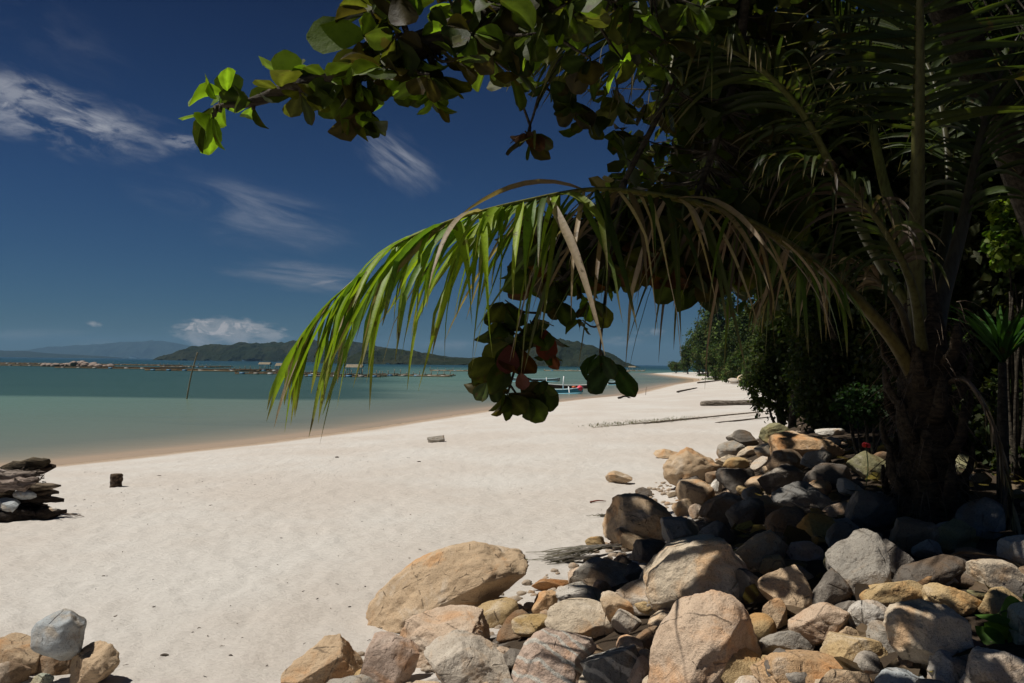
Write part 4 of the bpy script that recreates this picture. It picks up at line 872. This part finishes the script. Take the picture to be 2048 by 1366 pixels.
# pink flower
fb = P(1732, 893, 7.6); fl = empty('pink_flower', fb, 'single pink flower standing out in the shade above the mossy block', 'flower')
k = 9; a = np.arange(k) * 2.4; V, Fc, C = leaves(np.tile(fb, (k, 1)), np.stack([np.cos(a), np.sin(a) * .6 - .3, .3 + .4 * rng.random(k)], 1), np.tile([0, -1, .5], (k, 1)), .045, 1.2, np.tile([.75, .10, .14], (k, 1)), 1); mesh('petals', V, Fc, M_LEAF, fl, C)
mb = MB(); mb.add(*tube(spline([[fb[0], fb[1], gz(fb[0], fb[1])], (fb + [fb[0], fb[1], gz(fb[0], fb[1])]) / 2 + [.02, 0, 0], fb], 6), .005, 5), (.05, .09, .03)); mb.build('stem', M_STALK, fl)
# thin roots running over rocks
def stick(name, pts, r, label, cat, c=(1, 1, 1), mt=None, group=None, n=24, wob=.12, taper=.35):
    p = spline(pts, n); o_ = p[0].copy(); mb = MB(); rr = np.linspace(r, r * taper, n); mb.add(*tube(p, rr, 8, wob=wob), c)
    return tag(mb.build(name, mt or M_DRIFT, None, origin=o_), label, cat, group)
stick('root', [P(1800, 1196, 3.9), P(1850, 1165, 3.95), P(1880, 1135, 4.0)], .03, 'thick golden brown root stub pointing up from the golden rock', 'root', (1.2, .8, .45))
stick('root', [P(1880, 1125, 4.15), P(1920, 1105, 4.2), P(1985, 1112, 4.2), P(2040, 1128, 4.2)], .009, 'thin yellowish root lying across the stones below the mossy rock', 'root', (1.5, 1.15, .7))
stick('driftwood_branch', [P(1310, 1320, 3.6), P(1370, 1275, 3.75), P(1420, 1235, 3.9), P(1475, 1205, 4.0)], .035, 'weathered branch lying in the crevice between the leaf shadow boulder and the peaked boulder', 'driftwood', (.55, .45, .36), wob=.25)

# ------------------------------------------------------------------ stump, pole, driftwood, litter
b_ = hit(232, 974); st = empty('tree_stump', b_, 'short square-looking brown stump standing alone on the sand', 'stump')
V, Fc = tube(spline([b_ - [0, 0, .1], b_ + [.0, 0, .08], b_ + [.01, 0, .215]], 9), [.108, .105, .1, .098, .097, .099, .1, .098, .096], 14, wob=.08)
mb = MB(); mb.add(V, Fc, (.42, .32, .24)); mb.build('stump_body', M_DRIFT, st, smooth=False)
mb = MB(); mb.add(*tube([b_ + [.01, 0, .213], b_ + [.01, 0, .225]], [.088, .08], 14, wob=.05), (1.0, .8, .55)); mb.build('cut_top', M_DRIFT, st)
a = P(371, 797, 56); a[2] = -.6; stick('bamboo_pole', [a, P(382, 752, 56), P(395, 705, 56.1)], .055, 'thin bamboo pole leaning to the right out of the shallow sea', 'pole', (1, .95, .85), M_BAMBOO, wob=.02, taper=.8)
# long logs on the beach
def log(name, a, b, r, label, c=(1, 1, 1), sag=0.0, group=None, wob=.08, rr=None, cat='log'):
    a = np.array(a, float); b = np.array(b, float); mid = (a + b) / 2 + [0, 0, -sag]
    n = 18; p = spline([a, mid, b], n); q_ = rr if rr is not None else np.concatenate([[r * .8], np.linspace(r, r * .7, n - 2), [r * .5]])
    V, Fc = tube(p, q_, 14); o_ = p[0].copy(); V = V + nrm(V - p[np.repeat(np.arange(n), 14)]) * (fbm((V - o_) * (1.2 / max(r, .03)) * np.array([.25, 1, 1]), 4, .6) * r * wob * 3)[:, None]
    mb = MB(); mb.add(V, Fc, c); return tag(mb.build(name, M_DRIFT, None, origin=o_), label, cat, group)
a = hit(1402, 812); b = hit(1545, 806); log('beach_log', a + [0, 0, .10], b + [0, 0, .05], .17, 'thick grey driftwood log lying on the sand towards the bushes', (1.1, 1.05, .95), cat='driftwood')
a = hit(1185, 856); b = hit(1545, 826); log('beach_log', a + [0, 0, -.01], b + [0, 0, .10], .035, 'very long thin half buried trunk running across the beach', (1.1, 1.0, .85), cat='driftwood')
a = hit(1430, 846); b = hit(1540, 836); log('beach_log', a + [0, 0, .0], b + [0, 0, .04], .03, 'short dark branch near the bushes in front of the long thin trunk', (.6, .5, .42), cat='driftwood')
a = hit(1354, 786); b = hit(1394, 781); log('beach_log', a + [0, 0, .1], b + [0, 0, .25], .08, 'short dark stick lying alone on the sand left of the thick grey log', (.4, .35, .3), cat='driftwood')
a = hit(1395, 767); b = hit(1450, 762); log('beach_log', a + [0, 0, .1], b + [0, 0, .2], .11, 'flat shadowed driftwood plank beside the grassy patch', (.6, .5, .4), cat='driftwood')
a = hit(1398, 751); b = hit(1440, 748); log('beach_log', a + [0, 0, .3], b + [0, 0, .4], .22, 'pale bleached log farthest away at the back of the beach', (1.8, 1.7, 1.5), cat='driftwood')
a = hit(1425, 760); b = hit(1470, 756); log('beach_log', a + [0, 0, .3], b + [0, 0, .4], .18, 'pale bleached log lying on the grassy patch', (1.8, 1.7, 1.5), cat='driftwood')
rock(1468, 763, 15, 7, 0, 'lgrey', 'far pale boulder at the back of the beach below the trees', sub=4, Y=95)
rock(1490, 757, 16, 9, 0, 'cream', 'far cream rock against the bushes at the back of the beach', sub=4, Y=85)
# grassy patches
def grass(name, spots, n, h_, label, pal, spread):
    g_ = np.random.default_rng(len(spots)); ps = []
    for _ in range(n):
        s_ = spots[g_.integers(0, len(spots))]; ps.append([s_[0] + g_.normal() * spread[0], s_[1] + g_.normal() * spread[1], 0])
    ps = np.array(ps); ps[:, 2] = terrain(ps[:, 0], ps[:, 1])[0]; pal = np.array(pal)
    V, Fc, C = leaves(ps, g_.normal(size=(n, 3)) * .5 + [0, 0, 1], g_.normal(size=(n, 3)) + [0, -1, 0], h_ * g_.uniform(.5, 1.3, n), .35, pal[g_.integers(0, len(pal), n)], 0, g=g_)
    return tag(mesh(name, V, Fc, M_FAR, None, C, smooth=False), label, None, None, 'stuff')
grass('beach_grass', [hit(x, 759)[:2] for x in range(1425, 1475, 6)] + [hit(x, 752)[:2] for x in range(1410, 1460, 6)], 2600, .35, 'green grass patch at the back of the far beach', [(.10, .16, .03), (.08, .13, .03)], (.8, 2.5))
grass('beach_creeper', [hit(x, y)[:2] for x, y in zip(range(1185, 1400, 8), np.linspace(853, 836, 27))], 900, .06, 'sparse low creeper growing along the half buried trunk', [(.16, .18, .08), (.22, .19, .11), (.12, .13, .06)], (.28, .5))

# wood pile in the left
GW = 'driftwood logs of the pile at the left edge'
base = hit(60, 1040); Y0 = base[1] + .15
def wlog(px0, py0, px1, py1, r, dy, label, c, rr=None, tipz=0):
    n_ = 18; rr = r * np.array([.8] + [1 + .25 * math.sin(k * 1.3 + px1) + rnd.uniform(-.15, .15) for k in range(n_ - 5)] + [.95, .8, .55, .18])
    return log('driftwood_log', P(px0, py0 + rnd.uniform(-10, 22), Y0 + dy - rnd.uniform(0, .5)), P(px1, py1, Y0 + dy), r, label, c, rnd.uniform(-.06, .06), GW, .4, rr, 'driftwood')
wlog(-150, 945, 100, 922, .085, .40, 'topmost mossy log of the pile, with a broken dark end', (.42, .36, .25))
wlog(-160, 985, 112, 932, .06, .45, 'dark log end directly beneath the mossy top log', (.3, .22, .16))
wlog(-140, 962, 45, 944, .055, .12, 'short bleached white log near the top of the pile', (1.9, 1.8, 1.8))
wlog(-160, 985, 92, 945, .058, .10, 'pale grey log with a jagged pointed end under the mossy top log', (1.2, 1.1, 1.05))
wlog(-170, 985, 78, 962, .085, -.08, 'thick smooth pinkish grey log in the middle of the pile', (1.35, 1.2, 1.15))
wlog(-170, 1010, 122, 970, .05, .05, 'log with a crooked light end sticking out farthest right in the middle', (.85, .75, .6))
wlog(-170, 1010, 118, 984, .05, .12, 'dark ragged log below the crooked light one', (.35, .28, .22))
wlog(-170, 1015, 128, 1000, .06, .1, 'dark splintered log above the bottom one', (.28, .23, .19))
wlog(-170, 1028, 134, 1024, .105, .02, 'thick dark log at the bottom right of the pile', (.2, .16, .13))  # low logs coloured dark for the shade on the pile front
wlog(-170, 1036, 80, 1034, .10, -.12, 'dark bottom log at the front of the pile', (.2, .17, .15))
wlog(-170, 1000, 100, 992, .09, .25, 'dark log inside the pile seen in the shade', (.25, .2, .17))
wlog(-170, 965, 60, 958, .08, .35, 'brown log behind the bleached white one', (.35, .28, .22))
for i, (py_, x1_, dy_, r_, lb) in enumerate([(985, 70, .42, .10, 'shade-dark log added at the back of the pile behind the thick pinkish grey log'), (1012, 95, .42, .11, 'shade-dark log added at the back of the pile near the sand'), (955, 50, .5, .09, 'shade-dark rearmost log added just beneath the mossy top log'),
                                          (1020, 105, .25, .09, 'shade-dark log added inside the pile behind the thick bottom log'), (972, 82, .28, .07, 'shade-dark thin log added inside the pile above the middle'), (1000, 60, .05, .07, 'shade-dark brown log added at the front of the pile above the bottom log')]):
    wlog(-170, py_ + 6, x1_, py_, r_, dy_, lb, (.22, .18, .15))  # extra logs whose dark colour stands in for shadow in the gaps
rock(48, 990, 24, 10, -4, 'blue', 'pale bluish stone lodged between the logs of the pile', Y=Y0 - .12, rough=.4, sub=4)
rock(20, 1010, 26, 13, -14, 'blue', 'angular pale blue-grey stone low in the wood pile', Y=Y0 - .25, rough=.3, cuts=14, sub=4)
rock(107, 1018, 8, 4, 0, 'white', 'small white lump caught in the lower right of the wood pile', Y=Y0 - .2, sub=3)
mb = MB(); g = np.random.default_rng(3)
for k in range(170):
    px, py = g.uniform(30, 96), g.uniform(940, 1030); c_ = P(px - 10, py, Y0 + g.uniform(0, .25)); d = nrm([1, g.normal() * .4, g.normal() * .5]); l_ = g.uniform(.02, .08)
    mb.add(*tube([c_, c_ + d * l_ * .6 + g.normal(size=3) * .01, c_ + d * l_], [.008, .006, .002], 4), rnd.choice([(.4, .33, .25), (.9, .8, .7), (.25, .2, .16)]))
tag(mb.build('broken_twigs', M_DRIFT), kind='stuff', label='ragged splinters and broken twigs at the end of the wood pile')
stick('twig', [hit(128, 1030) + [0, 0, .02], hit(150, 1034) + [0, 0, .03], hit(168, 1036) + [0, 0, .02]], .012, 'thin stick poking out on the sand from the wood pile', 'twig', (.6, .5, .42))

# dry palm leaf remains on the sand beside the grey block
def dryfrond(px, py, ang, n, L, label, seed, lift=.05):
    g_ = np.random.default_rng(seed); b_ = hit(px, py); b_[2] += lift; o = empty('dry_palm_leaf', b_, label, 'dry leaf', None); mb = MB()
    for k in range(n):
        a = R(ang + g_.uniform(-16, 16)); d = np.array([math.cos(a), math.sin(a), 0]); l_ = L * g_.uniform(.4, 1.1); s_ = b_ + np.array([-d[1], d[0], 0]) * g_.uniform(-.05, .05) - d * g_.uniform(-.1, .15); P_ = []; wv = nrm(np.cross(d, [0, g_.uniform(-.6, .6), 1]))
        for j in range(6):
            f = j / 5; q_ = s_ + d * l_ * f; q_[2] = max(gz(q_[0], q_[1]) + .012, s_[2] * (1 - f) + gz(q_[0], q_[1]) * f + .03 * math.sin(f * 3) * g_.uniform(0, 1)); wd = .012 * (1 - f * .85)
            P_ += [q_ - wv * wd, q_ + [0, 0, .006], q_ + wv * wd]
        mb.add(P_, [(3 * j + b, 3 * j + b + 1, 3 * j + b + 4, 3 * j + b + 3) for j in range(5) for b in (0, 1)], rnd.choice([(.10, .085, .07), (.16, .14, .12), (.22, .20, .18), (.07, .06, .05)]))
    mb.build('leaflets', M_PALM, o)
    mb = MB(); d = np.array([math.cos(R(ang)), math.sin(R(ang)), 0]); e = b_ + d * L * .5; e[2] = gz(e[0], e[1]) + .03; mb.add(*tube(spline([b_ - d * .15, b_, e], 6), np.linspace(.014, .005, 6), 6), (.12, .10, .08)); mb.build('midrib', M_STALK, o)
dryfrond(1215, 1110, 188, 34, .75, 'grey-brown dry palm leaf spread on the sand in front of the big shaded rock', 1, .10)
dryfrond(1170, 1125, 190, 24, .55, 'second dry palm leaf on the sand, lying above the rust brown stone', 2, .05)
dryfrond(1215, 1034, 176, 12, .22, 'little tuft of dry palm leaf at the left edge of the big shaded rock', 3, .02)
h1, h2 = hit(1180, 1007), hit(1212, 1005); stick('dry_pod', [h1 + [0, 0, .02], (h1 + h2) / 2 + [0, 0, .035], h2 + [0, 0, .02]], .014, 'small red-brown curled stick on the sand left of the rock bank', 'twig', (1.3, .35, .2))
# stones, pods and flotsam dots on the open sand
for px, py, s_, lab in [(422, 1012, .020, 'dark nut shell lying on the open sand halfway between stump and boulder'), (562, 1077, .012, 'tiny black pod on the sand above the speckled tan rock'), (330, 888, .04, 'dark speck of flotsam at the waterline'), (674, 915, .03, 'dark curled leaf on the sand below the lone grey stone, to its left'),
                        (318, 953, .03, 'dark leaf on the sand right of the stump'), (838, 924, .025, 'dark leaf on the sand below the lone grey stone'), (329, 1312, .018, 'mossy pebble on the sand right of the lower left stones')]:
    h_ = hit(px, py); V, Fc = ICO[3]; V = V * np.array([s_ * 1.6, s_, s_ * .55]) * (1 + .2 * pn(V * 2 + px))[:, None] + h_ + [0, 0, s_ * .3]
    o = mesh('flotsam', V, Fc, M_STONE, origin=h_); o.color = (.05, .04, .03, 1); tag(o, lab, 'flotsam', 'small dark things on the sand')
h_ = hit(1250, 797); stick('flotsam', [h_ + [-.5, 0, .0], h_ + [0, 0, .16], h_ + [.45, 0, .0]], .09, 'dark bent driftwood scrap on the sand near the beached boats', 'flotsam', (.2, .17, .15))
for px, lab in ((1267, 'tall thin'), (1291, 'short thin')):
    h_ = hit(px, 790); stick('beach_stick', [h_ - [0, 0, .2], h_ + [.05, 0, .5], h_ + [.1, 0, 1.6 if px < 1280 else .7]], .022, lab + ' stick standing upright at the water edge right of the boats', 'stick', (.8, .6, .45), M_DRIFT, wob=.02)
# fine litter: bits of bark, twig and shell scattered on the sand
g = np.random.default_rng(21); mb = MB()
for k in range(420):
    px = g.uniform(150, 1250); py = 900 + 466 * g.random() ** 1.0 if g.random() < .6 else 930 + .16 * (px - 700) * -1 + g.normal() * 12
    if py < 860: continue
    h_ = hit(px, py)
    if terrain(h_[:1], h_[1:2])[1][0] < 4: continue
    a = g.uniform(0, 3.14); l_ = g.uniform(.004, .02); d = np.array([math.cos(a), math.sin(a), .05]) * l_; r_ = g.uniform(.0015, .005)
    mb.add(*tube([h_ - d + [0, 0, .004], h_ + g.normal(size=3) * l_ * .15 + [0, 0, .006], h_ + d + [0, 0, .004]], [r_ * .6, r_, r_ * .5], 4), rnd.choice([(.3, .22, .16), (.5, .4, .3), (1.2, 1.1, .95), (.2, .15, .1)]))
tag(mb.build('beach_litter', M_DRIFT), kind='stuff', label='tiny bits of twig, bark and shell scattered on the sand')
# dead leaves lying between and on the rocks
g = np.random.default_rng(22); ps = []
while len(ps) < 900:
    x_, y_ = g.uniform(1.0, 7), g.uniform(1.5, 12); db_ = sdist([x_], [y_], BANK)[0]
    if db_ > 1.6: ps.append([x_, y_, gz(x_, y_) + g.uniform(.01, .06)])
ps = np.array(ps); V, Fc, C = leaves(ps, g.normal(size=ps.shape) * [1, 1, .2], g.normal(size=ps.shape) * .4 + [0, 0, 1], g.uniform(.08, .2, len(ps)), 1.0, np.array(DRY)[g.integers(0, 5, len(ps))] * .8, 1, .2, g)
tag(mesh('leaf_litter', V, Fc, M_LEAF, None, C), kind='stuff', label='dead brown leaves lying on the soil of the bank')

# ------------------------------------------------------------------ boats and fish pens
def hull(mb, c, L, w, h, col, ins, sheer=.25):
    """an open double-ended hull along x"""
    n = 17; V = []; 
    for i in range(n):
        u = -1 + 2 * i / (n - 1); ww = w * (1 - abs(u) ** 2.6) + .015; zt = h + sheer * u * u; zb = .18 * h * abs(u) ** 3 * 3
        V += [(u * L / 2, -ww, zt), (u * L / 2, -ww * .7, zb + h * .3), (u * L / 2, 0, zb), (u * L / 2, ww * .7, zb + h * .3), (u * L / 2, ww, zt),
              (u * L / 2, ww * .82, zt - .01), (u * L / 2, 0, zb + h * .25), (u * L / 2, -ww * .82, zt - .01)]
    Fc = [(i * 8 + k, (i + 1) * 8 + k, (i + 1) * 8 + (k + 1) % 8, i * 8 + (k + 1) % 8) for i in range(n - 1) for k in range(8)] + [tuple(range(8)), tuple(range((n - 1) * 8, n * 8))[::-1]]
    mb.add(np.array(V) + c, Fc, col)
def boat(px0, px1, pyw, Y, col, label, beam, outr, engine):
    a = P(px0, pyw, Y); b = P(px1, pyw, Y); c = (a + b) / 2; c[2] = -.12; L = b[0] - a[0]
    o = empty('outrigger_boat' if outr else 'fishing_boat', c, label, 'boat', 'boats moored at the beach'); mb = MB(); hull(mb, c, L, beam, .45, col, col); mb.build('hull', M_PAINT, o)
    mb = MB()
    for s_ in (-1, 1): mb.add(*tube([c + [u * L / 2, s_ * (beam * (1 - abs(u) ** 2.6) + .03), .47 + .25 * u * u] for u in np.linspace(-1, 1, 13)], .035, 6), (.75, .75, .72) if not outr else (.55, .75, .85))
    mb.build('gunwale', M_PAINT, o)
    for u in (-.4, 0, .4): mb = MB(); mb.add(*box(c + [u * L / 2, 0, .42], (.25, beam * 1.7, .04)), (.35, .3, .25)); mb.build('thwart', M_PAINT, o)
    if outr:
        for s_ in (-1, 1): mb = MB(); mb.add(*tube(spline([c + [-L * .45, s_ * 1.3, .12], c + [0, s_ * 1.3, .10], c + [L * .45, s_ * 1.3, .18]], 10), .07, 8), (.25, .6, .75)); mb.build('float', M_PAINT, o)
        for u in (-.5, .45): mb = MB(); mb.add(*tube(spline([c + [u * L / 2, -1.3, .15], c + [u * L / 2, 0, .75], c + [u * L / 2, 1.3, .15]], 12), .045, 6), (.8, .8, .78)); mb.build('outrigger_arm', M_PAINT, o)
    if engine:
        e = c + [L * .44, 0, .9]; mb = MB(); mb.add(*box(e + [0, 0, .2], (.35, .3, .3)), (.02, .02, .02)); mb.add(*tube([e + [0, 0, .1], e + [.25, 0, -.5]], .06, 8), (.04, .04, .04)); mb.add(*tube([e + [-.1, 0, .1], e + [-.1, 0, -.35]], .08, 6), (.1, .08, .06)); eg = mb.build('engine', M_PAINT, o)
        mb = MB(); mb.add(*tube([e + [.3, 0, -.5], e + [.55, 0, -.55]], [.16, .14], 10), (.75, .75, .72)); mb.build('float_buoy', M_PAINT, o)
    return o, c, L
o, c, L = boat(1060, 1166, 783, 76, (.12, .42, .55), 'light blue outrigger boat moored closest to the beach', .34, True, False)
mb = MB(); mb.add(*tube([c + [.6, 0, .3], c + [.68, 0, 1.75]], .05, 8), (.85, .87, .87)); mb.build('mast', M_PAINT, o)
mb = MB(); hc = c + [L * .44, 0, .62]; V, Fc = ICO[3]; mb.add(V * [.28, .2, .26] * (1 + .5 * pn(V * 2.5))[:, None] + hc, Fc, (.75, .08, .12)); tag(mb.build('cloth_bundle', M_PAINT, origin=hc), 'red and pink bundle lying on the stern of the light blue boat', 'bundle')
mb = MB(); hc2 = hc + [-.55, .1, .08]; mb.add(V * [.2, .15, .12] * (1 + .5 * pn(V * 2.5 + 3))[:, None] + hc2, Fc, (.6, .13, .04)); tag(mb.build('cloth_bundle', M_PAINT, origin=hc2), 'smaller orange-red bundle left of the red and pink one on the light blue boat', 'bundle')
boat(1075, 1204, 777, 92, (.13, .055, .04), 'dark red-brown fishing boat with a black outboard engine behind the blue boat', .5, False, True)
boat(1205, 1240, 768, 110, (.10, .13, .12), 'small dark green boat beyond the stern of the brown boat', .35, True, False)
boat(1020, 1120, 762, 125, (.5, .5, .48), 'pale grey boat mostly hidden by the hanging leaf cluster', .4, True, False)
# floating fish pens: bamboo frames on drums
GP = 'floating bamboo fish pens'
def pen(px0, px1, py, dpt, label, hut=False, rail=False, c=(1, 1, 1), cross=7):
    hz = 718 + .0128 * (px0 - 365); Ya = CAMZ * F / max(py - hz, 5); a = P(px0, py, Ya); hz1 = 718 + .0128 * (px1 - 365); b = P(px1, py + (px1 - px0) * .013, Ya); a[2] = b[2] = .12
    o = empty('fish_pen', a, label, 'fish pen', GP); r_ = .09 + Ya * .0002
    for k in range(3): mb = MB(); off = np.array([0, dpt * k / 2, .0]); mb.add(*tube(spline([a + off, (a + b) / 2 + off + [0, 0, rnd.uniform(-.05, .08)], b + off + [0, rnd.uniform(-2, 2), 0]], 14), r_, 6, wob=.15), c); mb.build('long_pole', M_BAMBOO, o)
    for k in range(cross): u = k / (cross - 1); s_ = a + (b - a) * u + [0, 0, .2]; mb = MB(); mb.add(*tube([s_, s_ + [rnd.uniform(-1, 1), dpt, 0]], r_ * .8, 6), c); mb.build('cross_pole', M_BAMBOO, o)
    for k in range(cross - 1):
        u = (k + .5) / (cross - 1); s_ = a + (b - a) * u; mb = MB(); mb.add(*tube([s_ + [-.5, 0, .0], s_ + [.5, 0, .0]], .22, 10), rnd.choice([(.1, .25, .4), (.5, .5, .48), (.3, .28, .24)])); mb.build('drum', M_PAINT, o)
    if rail:
        for k in range(cross * 2): u = k / (cross * 2 - 1); s_ = a + (b - a) * u; mb = MB(); mb.add(*tube([s_, s_ + [rnd.uniform(-.1, .1), 0, rnd.uniform(.6, 1.3)]], .07, 5), (.8, .8, .8)); mb.build('post', M_BAMBOO, o)
    if hut:
        s_ = a + (b - a) * rnd.uniform(.4, .7) + [0, dpt * .5, 0]; mb = MB()
        for i in (-1, 1):
            for j in (-1, 1): mb.add(*tube([s_ + [i * 1.1, j * .9, 0], s_ + [i * 1.1, j * .9, 1.6]], .06, 6), c)
        mb.add(*box(s_ + [0, 0, .35], (2.4, 2, .1)), (.8, .7, .6)); ht = mb.build('hut', M_BAMBOO, o)
        mb = MB(); mb.add(np.array([[-1.5, -1.2, 1.55], [1.5, -1.2, 1.55], [1.5, 0, 2.1], [-1.5, 0, 2.1], [-1.5, 1.2, 1.55], [1.5, 1.2, 1.55]]) + s_, [(0, 1, 2, 3), (3, 2, 5, 4), (0, 3, 4), (1, 5, 2)], (.8, .8, .78)); mb.build('roof', M_BAMBOO, ht, smooth=False)
    return o
PEN = [(-120, 120, 730, 26, 'long bamboo fish pen cut by the left edge of the picture', 0, 0), (110, 300, 736, 22, 'bamboo fish pen in front of the rubble heap', 0, 0), (-40, 90, 727, 20, 'thin far fish pen line just left of the rubble heap', 0, 1), (180, 330, 730, 18, 'far fish pen behind and right of the rubble heap', 0, 1),
       (290, 480, 741, 20, 'fish pen with pale poles crossed by the leaning bamboo pole', 0, 0), (320, 420, 734, 20, 'pen with many white posts left of the leaning pole top', 0, 1), (470, 640, 748, 18, 'fish pen ending under the tips of the arching frond', 1, 0), (430, 560, 741, 14, 'small pen with a white shelter just left of the frond tips', 1, 1),
       (610, 760, 753, 14, 'fish pen with grey hut seen between the hanging frond tips', 1, 1), (740, 900, 752, 14, 'fish pen right of the frond tips before the open bay', 0, 1), (860, 1060, 742, 16, 'far pen line left of the hanging leaf cluster', 0, 1), (1090, 1260, 742, 12, 'fish pen with many thin posts behind the moored boats', 0, 1), (1225, 1290, 742, 10, 'small pen and platform far off beside the end of the bay', 1, 1)]
for p_ in PEN: pen(p_[0], p_[1], p_[2], p_[3], p_[4], p_[5], p_[6], rnd.choice([(1, .95, .9), (.85, .72, .6), (1.1, 1.05, 1.0), (1, .8, .62)]))
# heap of rubble on a raft
Y_ = 240; c = P(152, 735, Y_); c[2] = .2; g = np.random.default_rng(2); Vs, Fs, n0 = [], [], 0
for k in range(60):
    V, Fc = ICO[3]; s_ = g.uniform(.5, 1.1); q_ = c + [g.normal() * 4.2, g.normal() * 2, 0]; q_[2] = .2 + max(0, 1.5 - abs(q_[0] - c[0]) * .28) * g.random()
    Vs.append(V * s_ * (1 + .3 * pn(V * 1.7 + k))[:, None] * [1.2, 1, .8] + q_); Fs.append(Fc + n0); n0 += len(V)
o = mesh('rubble_heap', np.concatenate(Vs), np.concatenate(Fs), M_STONE, origin=c); o.color = (.22, .18, .16, 1); tag(o, 'heap of pinkish grey rubble piled among the fish pens at the left', 'rubble heap')

# ------------------------------------------------------------------ air
mt = bpy.data.materials.new('air'); mt.use_nodes = True; t = NT(mt.node_tree)
pv = t.n('ShaderNodeVolumePrincipled'); pv.inputs['Color'].default_value = (.30, .55, .85, 1); pv.inputs['Density'].default_value = 0.00009; pv.inputs['Anisotropy'].default_value = 0.0
ou = t.n('ShaderNodeOutputMaterial'); t.l(pv.outputs[0], ou.inputs['Volume'])
V, Fc = box((0, 0, 0), (1, 1, 1)); V = V + .5
lo = np.array([-11000.0, -600, -7]); hi_ = np.array([11000.0, 9300, 235])
o = mesh('haze', V * (hi_ - lo) + lo, Fc, mt, smooth=False); tag(o, kind='stuff', label='thin bluish haze in the air over the sea')
